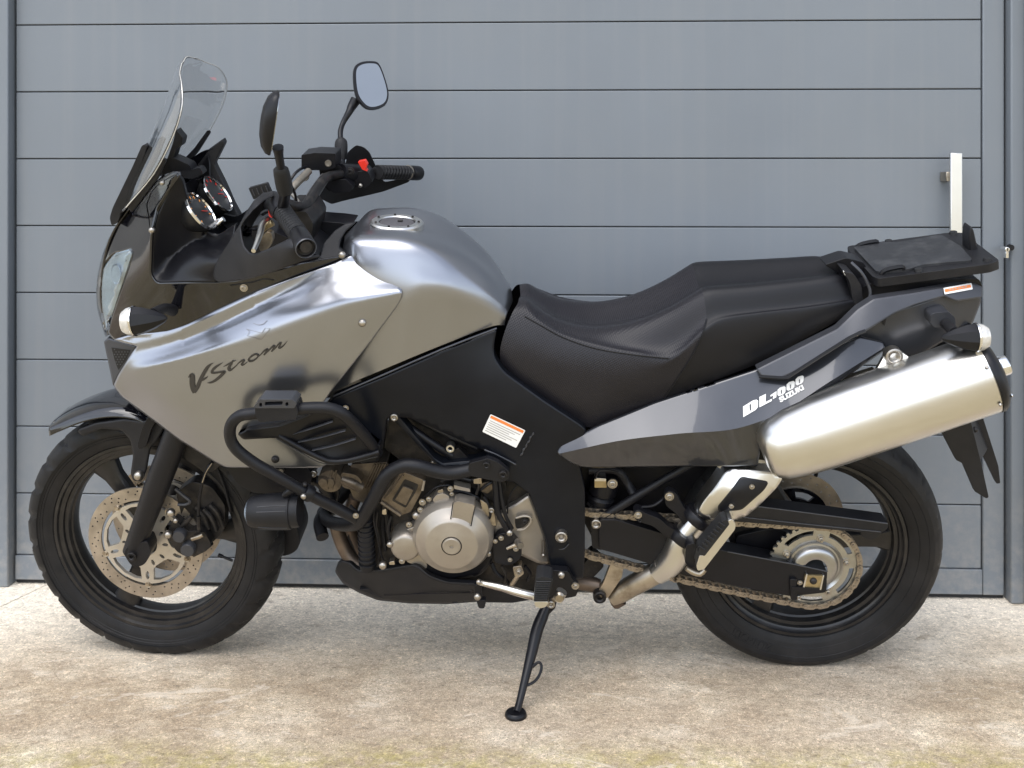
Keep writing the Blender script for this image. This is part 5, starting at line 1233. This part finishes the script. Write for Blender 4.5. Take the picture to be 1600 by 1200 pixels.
# ---------- turn signals
def signal(name_, px, py, y, direc, L, r, stalk):
    c = q(px, py, y); d = Vector(direc).normalized()
    b = lathe('turn_signal', bike, black_soft, [(0, 0), (r*.25, L*.06), (r*.62, L*.28), (r*.9, L*.52), (r, L*.70), (r*.99, L*.74)], c, d, 8, ang=25, rx=.9)
    lathe('signal_lens', b, lens_w, [(r*.985, L*.735), (r*.93, L*.84), (r*.72, L*.95), (r*.3, L*1.0), (0, L*1.01)], c, d, 24, rx=.9)
    lathe('signal_rim', b, chrome, [(r*1.0, L*.70), (r*1.02, L*.73), (r*.98, L*.75)], c, d, 24, rx=.9)
    V, Fc = tube_geo(stalk, [.012, .011, .013], n=3, seg=12); add('signal_stalk', b, black_pl, V, Fc)
    return b
k = 2.38/F_PX
signal('f', 262, 497, -.235, q(195, 503, -.235)-q(262, 497, -.235), 68*k, 22*k, [q(240, 490, -.225), q(256, 482, -.19), q(270, 485, -.15)])
signal('f', *B.px((lambda p: Vector((p.x, .235, p.z)))(q(262, 497, -.235))), .235, q(195, 503, -.235)-q(262, 497, -.235), 68*k, 22*k, [Vector((p.x, -p.y, p.z)) for p in (q(240, 490, -.225), q(256, 482, -.19), q(270, 485, -.15))])
signal('r', 1470, 528, -.235, q(1538, 527, -.235)-q(1470, 528, -.235), 67*k, 20.5*k, [q(1492, 520, -.225), q(1480, 508, -.18), q(1472, 502, -.12)])
signal('r', *B.px((lambda p: Vector((p.x, .235, p.z)))(q(1470, 528, -.235))), .235, q(1538, 527, -.235)-q(1470, 528, -.235), 67*k, 20.5*k, [Vector((p.x, -p.y, p.z)) for p in (q(1492, 520, -.225), q(1480, 508, -.18), q(1472, 502, -.12))])
plate('signal_mount', bike, graphite_m, [(1454, 492), (1460, 489), (1482, 487), (1492, 496), (1494, 508), (1478, 512), (1460, 512), (1454, 504)], -.165, -.12, r=3, bevel=.003)

# ---------- rear mudguard and plate holder
rm = plate('rear_mudguard', bike, black_pl, [(1455, 640), (1510, 630), (1516, 655), (1533, 723), (1545, 777), (1541, 779), (1523, 768), (1504, 724), (1494, 719), (1467, 667)], -.085, -.075, r=2, bevel=.002)
far = [Vector((p.x, .075, p.z)) for p in (q(1510, 630, -.085), q(1516, 655, -.085), q(1545, 777, -.085))]
V, Fc = slab([[(0, 0), (1, 0), (1, 1), (0, 1)]], lambda u, v: q(1510+u*34, 632+u*143, -.080).lerp(Vector((q(1510+u*34, 632+u*143, -.080).x, .08, q(1510+u*34, 632+u*143, -.080).z)), v), lambda u, v: q(1505+u*32, 634+u*136, -.080).lerp(Vector((q(1505+u*32, 634+u*136, -.080).x, .08, q(1505+u*32, 634+u*136, -.080).z)), v))
add('mudguard_web', rm, black_pl, [v for v in V], Fc) if False else None
fw_ = plate('mudguard_flange', rm, black_pl, [(1504, 640), (1532, 640), (1560, 728), (1563, 755), (1557, 756), (1530, 700), (1512, 668)], .060, .070, r=2)
V, Fc = slab([[(0, 0), (1, 0), (1, 1), (0, 1)]], lambda u, v: q(1512+u*18, 655+u*68, -.078).lerp(q(1522+u*22, 645+u*55, .062), v), lambda u, v: q(1508+u*18, 656+u*68, -.078).lerp(q(1518+u*22, 646+u*55, .062), v)); add('mudguard_back', rm, black_pl, V, Fc)
bolt(1524, 672, -.02, 4, rm, 'dome', True); bolt(1527, 698, -.01, 4, rm, 'dome', True)

# ---------- nose: headlight cowl, headlight, dash shell
cwo, cwd = panel('headlight_cowl', bike, gloss_blk, [(168, 520, 2), (172, 500), (186, 458), (206, 397), (204, 388, 3), (178, 397), (158, 420), (164, 396), (184, 350), (215, 318), (244, 284), (268, 268), (281, 268), (264, 300), (247, 330), (238, 365), (236, 430, 8), (246, 442, 5), (300, 441), (340, 441), (372, 438), (440, 420), (470, 411), (548, 397), (520, 413), (452, 440), (400, 459), (335, 489), (290, 510), (262, 519), (205, 526), (177, 532)],
      [(172, 520, -.070), (164, 396, -.030), (184, 350, -.030), (215, 320, -.055), (281, 268, -.125), (206, 397, -.095), (186, 458, -.090), (238, 365, -.135), (237, 430, -.140), (210, 480, -.115), (262, 519, -.128), (340, 441, -.158), (335, 488, -.145), (400, 457, -.152), (452, 437, -.155), (545, 398, -.135), (250, 480, -.135), (280, 470, -.150)], thick=.006, r=5, step=8, edge=(5, .004), mirror=True, ang=45)
bolt(381, 450, cwd(381, 450)-.002, 5, cwo, 'hex'); bolt(237, 360, cwd(237, 360)-.002, 4.5, cwo, 'dome')
tube('cowl_gap', cwo, dial_m, [(360, 446, cwd(360, 446)-.001), (395, 441, cwd(395, 441)-.001), (412, 436, cwd(412, 436)-.001), (428, 438, cwd(428, 438)-.001)], .0012, n=2, seg=6)
for pts in ([(190, 330), (214, 300), (230, 292), (216, 314), (198, 336)], [(222, 322), (238, 296), (262, 272), (278, 268), (258, 290), (240, 316)]):
    pass
patch('nose_centre', bike, gloss_blk, [
 [(228, 300, 0), (200, 330, 0), (176, 365, 0), (162, 400, 0), (154, 440, 0), (155, 480, 0), (168, 524, 0)],
 [(232, 290, -.05), (202, 326, -.04), (180, 358, -.035), (167, 392, -.035), (160, 440, -.04), (161, 480, -.045), (171, 522, -.06)]], nc=5, nr=4, cap=False, solid=.005)
hl_o, hld = panel('headlight', bike, refl_m, [(160, 419), (178, 399), (203, 390, 2), (205, 397), (198, 425), (186, 462), (173, 500), (174, 520, 2), (163, 512), (156, 475), (155, 440)], [(160, 430, -.030), (204, 393, -.085), (186, 460, -.080), (172, 515, -.060), (157, 475, -.030)], thick=.03, r=4, step=6, edge=(6, .010), mirror=True)
lathe('headlight_bulb_bowl', hl_o, refl_m, [(0, -.006), (.010, -.004), (.021, .003), (.023, .007)], q(187, 428, -.070), (-.7, -.65, .1), 28)
panel('headlight_glass', hl_o, lampglass, [(157, 420), (178, 396), (204, 388, 2), (207, 396), (199, 426), (187, 462), (174, 500), (176, 524, 2), (162, 515), (154, 475), (152, 440)], lambda x, y: hld(x, y)-.014, thick=.002, r=4, step=6, edge=(6, .012), mirror=True)
# dash shell
dso, dsd = panel('dash_shell', bike, black_soft, [(244, 441, 6), (237, 432, 4), (239, 365), (247, 335), (262, 302), (278, 272), (286, 282, 8), (290, 300, 8), (300, 330, 8), (318, 356, 8), (338, 370, 8), (368, 350, 3), (366, 368), (345, 404), (338, 441, 3)],
      strips([[(235, 360, -.128), (262, 300, -.112), (284, 268, -.100), (310, 330, -.070), (340, 362, -.080), (370, 345, -.10)],
              [(235, 400, -.130), (262, 400, -.098), (284, 385, -.080), (310, 372, -.066), (340, 385, -.105), (370, 370, -.13)],
              [(235, 428, -.132), (262, 418, -.112), (284, 404, -.120), (310, 392, -.125), (340, 396, -.150), (370, 390, -.16)],
              [(235, 442, -.135), (262, 442, -.150), (300, 442, -.162), (340, 442, -.170), (370, 430, -.175)]]), thick=.01, r=3, step=6, edge=(4, .002), mirror=True, ang=60)
plate('dash_core', bike, black_soft, [(252, 330), (268, 300), (284, 318), (318, 382), (340, 402), (290, 430), (255, 420)], -.055, .10, r=6, bevel=.004)
panel('dash_wing', bike, black_pl, [(283, 270), (300, 252), (348, 217, 2), (351, 224, 2), (335, 256), (351, 288), (364, 318), (376, 340), (366, 372), (348, 352), (330, 318), (305, 290)], [(300, 255, .10), (348, 218, .12), (350, 290, .11), (374, 340, .09)], thick=.02, r=3, step=9, edge=(4, .003), ang=40)
plate('dash_back', bike, dial_m, [(290, 285), (330, 275), (352, 330), (366, 360), (345, 380), (320, 360)], .085, .095, r=5)
plate('dash_brow', bike, black_pl, [(262, 266), (270, 256), (296, 266), (312, 262), (318, 272), (300, 280), (268, 276)], .02, .05, r=3)
gn = Vector((.82, .03, .57)).normalized()
for gx, gy, yy, colr in ((312, 331, -.055, orange_g), (338, 304, .050, red_m)):
    gc_ = q(gx, gy, yy)
    g_ = lathe('gauge', bike, dial_m, [(0, .002), (.046, .002), (.047, .006), (.046, -.010), (.030, -.035), (0, -.040)], gc_, gn, 40)
    lathe('gauge_bezel', g_, chrome, [(.0452, .003), (.0465, .0068), (.0485, .0060), (.0490, .001)], gc_, gn, 48)
    a, u, v = frame_of(gn)
    gs = []
    for t in range(9):
        an = R_(-120+30*t); d = u*math.cos(an)+v*math.sin(an); gs.append(box_geo(gc_+d*.037+a*.0028, (.0028, .0010, .007), (d.cross(a), a, d)))
    add('dial_marks', g_, colr, *join(*gs))
    dn = (u*math.cos(R_(-110))+v*math.sin(R_(-110))); add('needle', g_, red_m, *box_geo(gc_+dn*.016+a*.004, (.0014, .001, .026), (dn.cross(a), a, dn)))
lathe('reset_knob', bike, chrome, [(0, .012), (.006, .012), (.008, .006), (.009, -.01)], q(343, 347, -.03), gn, 18)
# slender upper cowl piece with pale screw below the windscreen
uo, ud = panel('cowl_upper_trim', bike, gloss_blk, [(228, 320), (236, 300), (250, 284), (281, 268, 2), (282, 274), (262, 300), (246, 326), (238, 360), (234, 362), (232, 340)], lambda x, y: cwd(x, y)-.008, thick=.006, r=3, step=7, edge=(4, .003))
bolt(253, 286, -.13, 3.5, uo, 'dome')

# ---------- windscreen
ws_rows = [
 [(186, 336, 0), (208, 282, 0), (231, 228, 0), (252, 180, 0), (268, 138, 0), (279, 104, 0), (292, 88.5, 0)],
 [(188, 334, -.055), (214, 280, -.07), (240, 226, -.075), (260, 177, -.075), (272, 138, -.065), (280, 108, -.045), (288, 93, -.022)],
 [(192, 330, -.095), (226, 277, -.12), (255, 222, -.13), (273, 172, -.128), (279, 136, -.105), (281, 112, -.072), (286, 97, -.035)],
 [(197, 324, -.118), (240, 272, -.150), (270, 214, -.162), (284, 168, -.155), (284, 134, -.128), (281, 114, -.085), (284, 99, -.045)]]
ws = patch('windscreen', bike, clear_m, ws_rows, nc=8, nr=6, cap=False, solid=.004, ang=180)
edge_pts = [p for p in ws_rows[3]]
for sgn in (1, -1):
    P_ = [q(*p) for p in edge_pts]; P_ = [Vector((p.x, p.y*sgn, p.z)) for p in P_]
    V, Fc = tube_geo(P_, .0012, seg=8); add('screen_edge', ws, lens_w, V, Fc)
top = [q(*ws_rows[3][-1]), q(*ws_rows[2][-1]), q(*ws_rows[0][-1])]
V, Fc = tube_geo([top[0], top[1], top[2], Vector((top[1].x, -top[1].y, top[1].z)), Vector((top[0].x, -top[0].y, top[0].z))], .0012, seg=8); add('screen_edge', ws, lens_w, V, Fc)
plate('screen_trim', bike, black_pl, [(171, 340), (176, 324), (206, 262), (222, 226), (231, 227), (218, 262), (197, 312), (184, 348), (174, 353)], -.050, .050, r=4, bevel=.004)
plate('screen_bracket', bike, black_soft, [(274, 202), (280, 209), (286, 216), (283, 228), (276, 232), (270, 250), (262, 268), (252, 268), (262, 246), (270, 224), (274, 208)], .02, .05, r=3, bevel=.002)
plate('screen_bracket', bike, black_soft, [(244, 268), (262, 250), (270, 246), (296, 258), (300, 266), (270, 268), (250, 276)], .02, .06, r=3, bevel=.002)
panel('screen_mount', bike, black_pl, [(197, 322), (238, 274), (254, 246), (260, 250), (246, 280), (206, 332)], [(200, 325, -.108), (250, 256, -.148), (240, 280, -.135)], thick=.006, r=3, step=8, edge=(3, .002), mirror=True)

# ---------- handlebar and controls
hb = tube('handlebar', bike, dark_metal, [(478, 386, -.415), (455, 350, -.30), (437, 322, -.215), (446, 318, -.14), (462, 322, -.07), (476, 322, -.03), (492, 300, .04), (505, 281, .10), (520, 274, .17), (555, 271, .24), (600, 270, .33), (652, 270, .42)], .0112, seg=14, n=6)
tube('bar_riser', bike, mat('grey_bar', (.16, .155, .15), .7, .4), [(476, 328, .02), (482, 318, .05), (492, 300, .09), (508, 277, .14)], [.013, .0135, .0135, .012], seg=14)
tube('brake_line_metal', bike, alu_dirty, [(452, 300, .02), (462, 288, .05), (474, 276, .09), (482, 268, .12)], .009, seg=12)
tube('cable', bike, steel, [(452, 300, .0), (464, 312, .0), (474, 325, 0), (480, 334, 0)], .004, seg=8)
lathe('banjo_bolt', bike, steel, [(0, .006), (.009, .006), (.011, 0), (.011, -.012)], q(476, 276, .11), (.2, -.97, .1), 18)
tube('cable', bike, black_soft, [(452, 284, .1), (462, 270, .12), (474, 262, .15), (486, 262, .2)], .0035, seg=8)
tube('cable', bike, black_soft, [(470, 350, -.05), (480, 340, -.03), (484, 330, -.01)], .006, seg=8)
tube('throttle_cable', bike, dark_metal, [(440, 300, -.15), (452, 290, -.1), (460, 300, -.05), (466, 330, -.02)], .003, seg=8)
# left grip
def grip(P, r, y_ends):
    V, Fc = tube_geo(P, r, seg=18, n=1); g_ = add('grip', hb, grip_rub, V, Fc)
    A, Bp = Vector(P[0]), Vector(P[-1]); n = 22
    a, u, v = frame_of(Bp-A); rings = []
    for i in range(1, n):
        t = i/n; rings.append(lathe_geo([(r[0]+.0000, -.0022), (r[0]+.0016, -.0012), (r[0]+.0016, .0012), (r[0], .0022)], A.lerp(Bp, t), a+u*.35*(1 if i % 2 else -1), 18))
    add('grip_ribs', g_, grip_rub, *join(*rings)); return g_
grip([q(441, 330, -.235), q(447, 339, -.265), q(456, 351, -.305), q(466, 366, -.352)], [.0178]*4, 0)
le = q(466, 367, -.355); ld_ = (q(481, 393, -.425)-le).normalized()
bw = lathe('bar_end', hb, black_soft, [(.015, 0), (.0195, .004), (.0205, .020), (.0205, .050), (.0195, .062), (.0185, .064), (.0165, .064), (.0155, .060), (.009, .058), (.0075, .060), (0, .060)], le, ld_, 32)
lathe('bar_end_rim', bw, graphite_m, [(.0175, .0635), (.0187, .0655), (.0200, .0635)], le, ld_, 32)
lathe('bar_end_screw', bw, steel, [(0, .0605), (.0025, .0605), (.003, .064), (.0055, .064), (.006, .060)], le, ld_, 16)
grip([q(590, 269, .29), q(604, 269, .32), q(620, 269.5, .35), q(640, 270, .385)], [.0178]*4, 0)
re_ = q(638, 270, .385)
lathe('bar_end', hb, black_soft, [(0, -.002), (.0175, 0), (.0195, .006), (.0195, .030), (.018, .036), (.012, .038), (0, .038)], q(641, 270, .39), q(662, 271, .435)-q(641, 270, .39), 28)
lathe('grip_flange', hb, alu_dirty, [(.012, -.004), (.0185, -.004), (.0195, 0), (.0185, .004), (.012, .004)], q(637, 269.5, .38), q(662, 271, .435)-q(641, 270, .39), 24)
# switch gear
swl = tube('switch_housing', hb, black_soft, [(424, 312, -.185), (430, 318, -.20), (436, 326, -.222), (441, 333, -.242)], [.020, .0225, .0225, .019], seg=16, n=2)
plate('horn_button', swl, red_m, [(419, 327), (424, 326), (430, 328), (431, 336), (426, 341), (420, 338)], -.235, -.215, r=2)
tube('switch_lever', swl, black_soft, [(410, 334, -.22), (416, 330, -.225), (426, 328, -.23)], .005, n=2, seg=8)
tube('clutch_lever', bike, alu, [(396, 392, -.36), (402, 378, -.33), (406, 366, -.30), (410, 352, -.26), (418, 344, -.23)], [.0045, .0055, .0065, .007, .008], seg=10)
plate('lever_mount', bike, alu_dirty, [(408, 372), (416, 362), (424, 364), (426, 376), (420, 388), (408, 394), (404, 388)], -.27, -.25, r=3)
tube('lever_pivot', bike, brass, [(406, 364, -.24), (414, 356, -.24), (426, 348, -.24)], [.0055, .006, .007], n=2, seg=10)
tube('clutch_cable', bike, black_soft, [(388, 362, -.22), (392, 358, -.225), (402, 358, -.23), (410, 352, -.24)], .0032, seg=8)
swr = tube('switch_housing', hb, black_soft, [(532, 268, .20), (545, 270, .225), (560, 272, .255), (576, 270, .28)], [.019, .0225, .024, .0195], seg=16, n=2)
plate('kill_switch', swr, red_m, [(559, 253), (570, 251), (574, 258), (571, 264), (574, 268), (566, 265), (562, 258)], .215, .235, r=1)
plate('switch_block', swr, black_soft, [(534, 268), (575, 268), (582, 284), (572, 294), (545, 292), (532, 282)], .22, .27, r=4)
bolt(563, 290, .205, 3, swr, 'dome'); bolt(540, 284, .205, 3.5, swr, 'ring', True); bolt(547, 268, .20, 5, swr, 'hex', True)
br = plate('brake_reservoir', bike, black_soft, [(471, 242), (486, 240), (490, 239), (524, 240), (524, 262), (508, 266), (486, 266), (471, 264)], .17, .24, r=2, bevel=.002)
lathe('sight_glass', br, steel, [(0, .001), (.0045, .001), (.005, .003), (.0078, .003), (.0085, 0)], q(513, 255, .168), (0, -1, 0), 20)
plate('master_cylinder', bike, black_soft, [(498, 262), (530, 258), (540, 270), (534, 292), (515, 300), (502, 286)], .20, .25, r=4)
plate('bar_clamp', bike, black_soft, [(505, 284), (540, 280), (552, 292), (548, 300), (520, 302)], .18, .24, r=3)

# hand guards
hgo, hgd = panel('hand_guard', bike, black_pl, [(333, 430, 3), (335, 418), (342, 402), (358, 378), (374, 351), (384, 332), (396, 314), (410, 302), (428, 300, 3), (427, 306), (412, 314), (394, 330), (382, 345), (376, 356), (378, 372), (382, 386), (390, 396, 3), (398, 397), (420, 389), (440, 379), (456, 371, 8), (462, 385), (474, 402), (498, 399), (500, 402), (470, 409), (430, 424), (385, 437), (344, 442, 3), (336, 438)],
      [(335, 430, -.215), (350, 395, -.24), (375, 352, -.27), (400, 312, -.25), (425, 302, -.215), (385, 395, -.33), (380, 430, -.31), (430, 400, -.385), (460, 385, -.41), (495, 400, -.37)], thick=.004, r=2, step=7, edge=(4, .004), ang=40)
panel('hand_guard_inner', hgo, black_soft, [(376, 356), (384, 342), (396, 328), (412, 314), (428, 304), (430, 312), (420, 322), (404, 336), (394, 352), (392, 368), (398, 384), (392, 396), (382, 386), (378, 372)], [(376, 356, -.262), (428, 306, -.208), (390, 395, -.300), (404, 340, -.17), (396, 370, -.18)], thick=.004, r=3, step=8, edge=None)
panel('hand_guard', bike, black_pl, [(488, 303, 3), (497, 296), (540, 256), (543, 238), (556, 227, 3), (568, 230), (577, 238), (588, 262), (600, 285), (640, 277, 2), (640, 284), (600, 299), (567, 307), (540, 313), (518, 319, 3), (498, 309)],
      [(498, 305, .27), (543, 240, .30), (556, 228, .31), (577, 238, .33), (588, 262, .36), (640, 280, .42), (518, 318, .33), (567, 307, .37), (600, 298, .40)], thick=.004, r=4, step=9, edge=None, ang=40)
cp = plate('control_box', bike, black_pl, [(388, 294, 2), (417, 286, 2), (424, 302, 2), (396, 312, 2)], -.12, -.108, bevel=.001)
for i in range(4): tube('box_rib', cp, graphite_m, [(394+i*7, 296-i*1.9, -.1215), (398+i*7, 306-i*1.9, -.1215)], .0012, n=1, seg=6)
tube('box_stalk', cp, black_soft, [(408, 306, -.112), (418, 316, -.14), (428, 318, -.17)], .004, seg=8, n=2)

# inner fairing pieces beside the tank
plate('inner_fairing', bike, black_soft, [(480, 348), (492, 345), (530, 348), (552, 351), (538, 362), (524, 378), (530, 394), (548, 400), (500, 408), (488, 396), (492, 372)], .04, .12, r=4, bevel=.003)
panel('tank_trim', bike, black_pl, [(500, 402), (506, 380), (522, 362), (540, 350), (556, 348), (540, 362), (532, 375), (530, 388), (540, 396), (549, 400), (520, 412), (480, 418)], [(500, 402, -.125), (545, 352, -.085), (530, 390, -.115), (490, 415, -.14)], thick=.01, r=3, step=8, edge=(4, .003))
plate('steering_stem', bike, dark_metal, [(440, 330), (478, 330), (490, 350), (480, 400), (420, 430), (400, 420), (430, 380)], -.07, .07, r=5)
plate('cowl_shelf', bike, black_soft, [(350, 380), (400, 350), (470, 380), (500, 402), (440, 425), (345, 438)], -.10, .10, r=6)
bolt(534, 399, -.150, 5, bike, 'dome')

# ---------- mirrors
def mirror_head(outline_c, n, up, w, h, depth, stem, m_label):
    """a rounded shell with its glass: centre, facing direction n, up vector, half sizes"""
    c = Vector(outline_c); n = Vector(n).normalized(); up = (Vector(up)-n*Vector(up).dot(n)).normalized(); s = up.cross(n).normalized()
    shape = [(-.62, -.80), (-.25, -1.0), (.30, -.98), (.78, -.80), (1.0, -.38), (.92, .30), (.70, .88), (.30, 1.0), (-.30, .98), (-.72, .80), (-.88, .35), (-.90, -.35)]
    if m_label == 'taper': shape = [(-.30, -1.05), (0, -1.12), (.30, -1.05), (.62, -.72), (.86, -.2), (.92, .30), (.74, .80), (.30, 1.0), (-.30, 1.0), (-.74, .80), (-.92, .30), (-.86, -.2), (-.62, -.72)]
    P_ = crom([(a, b) for a, b in shape], 4, True); V = []; Fc = []; N = len(P_)
    lay = [(.90, .004), (1.0, .0), (1.02, -.10), (.97, -.38), (.78, -.72), (.45, -.94), (.12, -1.0)]
    for (sc_, dz_) in lay:
        for p in P_: V.append(c+s*p[0]*w*sc_+up*p[1]*h*sc_+n*depth*dz_)
    for i in range(len(lay)-1):
        for j in range(N): Fc.append((i*N+j, i*N+(j+1) % N, (i+1)*N+(j+1) % N, (i+1)*N+j))
    Fc.append(tuple((len(lay)-1)*N+j for j in range(N))); Fc.append(tuple(range(N)))
    b = add('mirror', bike, black_soft, V, Fc, ang=50)
    V = [c+s*p[0]*w*.90+up*p[1]*h*.90+n*(.0014) for p in P_]+[c+s*p[0]*w*.90+up*p[1]*h*.90+n*(-.002) for p in P_]
    Fc = [tuple(range(N))]+[(j, (j+1) % N, N+(j+1) % N, N+j) for j in range(N)]
    add('mirror_glass', b, mirror_m, V, Fc, ang=30)
    return b
rc_ = q(579, 133, .40)
m1 = mirror_head(rc_, (.50, -.78, .36), (.07, -.06, 1), .046, .0625, .042, None, '')
V, Fc = tube_geo([q(p[0], p[1], p[2]) for p in ((556, 156, .41), (550, 166, .40), (545, 176, .385), (536, 192, .37), (532, 205, .35), (532, 219, .33))], [.014, .012, .009, .0068, .0068, .0068], seg=14); add('mirror_stem', m1, black_soft, V, Fc)
V, Fc = tube_geo([q(533, 216, .33), q(533, 222, .325), q(533, 240, .315), q(533, 249, .31)], [.008, .0155, .016, .0135], seg=16, n=3); add('stem_boot', m1, grip_rub, V, Fc)
V, Fc = tube_geo([q(533, 246, .31), q(534, 268, .29)], .010, seg=12, n=1); add('stem_base', m1, black_soft, V, Fc)
lc_ = q(430, 190, -.36)
m2 = mirror_head(lc_, (.97, .24, -.20), (-.24, 0, 1), .038, .056, .027, None, 'taper')
V, Fc = tube_geo([q(434, 230, -.345), q(436, 244, -.335), q(440, 268, -.31)], [.011, .0085, .008], seg=12, n=4); add('mirror_stem', m2, black_soft, V, Fc)
V, Fc = tube_geo([q(438, 260, -.31), q(439, 266, -.31), q(444, 290, -.29), q(446, 302, -.285)], [.009, .0148, .0165, .0135], seg=16, n=3); add('stem_boot', m2, grip_rub, V, Fc)
V, Fc = tube_geo([q(446, 300, -.285), q(442, 322, -.25)], .011, seg=12, n=1); add('stem_base', m2, black_soft, V, Fc)

# ---------- passenger peg, rider peg, gear lever, side stand
pg = plate('passenger_peg', bike, alu, [(1136, 814, 3), (1144, 811, 3), (1150, 820, 4), (1148, 828), (1100, 890, 3), (1090, 892, 3), (1088, 884), (1093, 868), (1100, 868)], -.235, -.20, r=2, bevel=.003)
pr = plate('peg_rubber', pg, grip_rub, [(1128, 815), (1136, 812), (1140, 819), (1101, 869), (1091, 866), (1092, 858)], -.245, -.21, r=2, bevel=.002)
for i in range(8):
    t = i/7; x, y = 1096+t*31, 856-t*37
    tube('peg_rib', pr, grip_rub, [(x-4, y-3, -.246), (x+5, y+3, -.247)], .0022, n=1, seg=6)
bolt(1102, 842, -.20, 8, bike, 'dome')
tube('peg_hinge', pg, alu_dirty, [(1072, 888, -.21), (1082, 894, -.21), (1094, 897, -.21), (1102, 890, -.21)], [.005, .006, .006, .005], seg=10, n=2)
plate('peg_mount', bike, black_soft, [(1072, 852), (1086, 848), (1094, 862), (1092, 878), (1082, 888), (1070, 880)], -.200, -.15, r=4, bevel=.003)

plate('step_bracket', bike, black_soft, [(838, 892), (850, 890), (888, 893), (893, 904), (905, 918), (900, 932), (884, 935), (862, 932), (846, 930)], -.195, -.175, r=3, bevel=.002)
bolt(877, 899, -.198, 5.5, bike, 'dome'); bolt(899, 916, -.198, 5, bike, 'hex')
gl = tube('gear_lever', bike, alu, [(749, 910, -.200), (780, 917, -.215), (812, 926, -.225), (846, 934, -.225)], [.006, .0078, .0092, .010], seg=12, flat=1.0)
tube('lever_groove', gl, rust, [(760, 917, -.213), (790, 925, -.229), (832, 936, -.237)], .0013, n=2, seg=6)
plate('lever_link', gl, black_soft, [(741, 914), (753, 912), (754, 935), (743, 937)], -.205, -.19, r=3, bevel=.002)
bolt(748, 910, -.212, 4, gl, 'dome'); bolt(746, 933, -.208, 5.5, gl, 'dome')
fpg = plate('foot_peg', bike, grip_rub, [(838, 904, 3), (848, 901), (862, 904, 3), (864, 908), (856, 940), (834, 940)], -.300, -.26, r=2, bevel=.003)
for i in range(9):
    y = 909+i*3.4; tube('peg_rib', fpg, grip_rub, [(838-i*.3, y, -.301), (861-i*.8, y, -.301)], .0018, n=1, seg=6)
plate('peg_base', fpg, alu, [(834, 940), (857, 940), (854, 948), (845, 951), (836, 948)], -.292, -.25, r=3, bevel=.002)
tube('peg_arm', fpg, black_soft, [(850, 925, -.26), (852, 918, -.22), (856, 912, -.19)], .010, n=2, seg=12)
tube('peg_spring', fpg, dark_metal, [(846, 898, -.20), (852, 893, -.205), (858, 897, -.21), (862, 905, -.215)], .0015, seg=6)
tube('lever_tip', gl, alu, [(872, 936, -.27), (875, 930, -.27), (878, 924, -.27)], .0118, n=2, seg=18)
lathe('lever_tip_cap', gl, alu_dirty, [(0, .003), (.0085, .003), (.0115, -.002)], q(874, 934, -.283), (0, -1, 0), 22)
tube('lever_knuckle', gl, alu_dirty, [(852, 936, -.235), (860, 940, -.25), (872, 932, -.26)], .006, n=2, seg=10)
bolt(861, 944, -.262, 6, gl, 'ring')
# side stand: foot flat on the slab
gp_ = B.loc(ground_pt(806, 1119)+Vector((0, 0, .002)))
topp = q(858, 938, -.125)
def mixp(px, py, t): 
    y = topp.y*(1-t)+gp_.y*t; return q(px, py, y)
ss = None
Ps = [topp, mixp(848, 962, .12), mixp(839, 985, .26), mixp(831, 1019, .45), mixp(822, 1055, .66), mixp(813, 1092, .87), gp_+Vector((.002, 0, .008))]
V, Fc = tube_geo(Ps, [.010, .0135, .0140, .0125, .0098, .0082, .0082], seg=14); ss = add('side_stand', bike, black_soft, V, Fc)
V, Fc = tube_geo([mixp(832, 1042, .60), mixp(841, 1035, .58), mixp(846, 1040, .60), mixp(844, 1052, .66), mixp(836, 1064, .72), mixp(824, 1071, .76)], .0032, seg=8); add('stand_tang', ss, black_soft, V, Fc)
gz = B.T @ Vector((0, 0, 1))
V, Fc = lathe_geo([(0, .009), (.020, .009), (.023, .006), (.024, .001), (.0235, -.002), (0, -.002)], gp_, gz, 36); add('stand_foot', ss, black_soft, V, Fc)
V, Fc = tube_geo([mixp(852, 946, .05), mixp(846, 958, .1), mixp(842, 972, .18)], .004, seg=8, n=3); add('stand_spring', ss, dark_metal, V, Fc)
plate('stand_lug', bike, black_soft, [(846, 926), (872, 928), (868, 950), (856, 962), (846, 950)], -.14, -.11, r=4, bevel=.002)
for nm, pt in (('fork', cF+aF*.095),): print('PROJ', nm, B.px(pt))
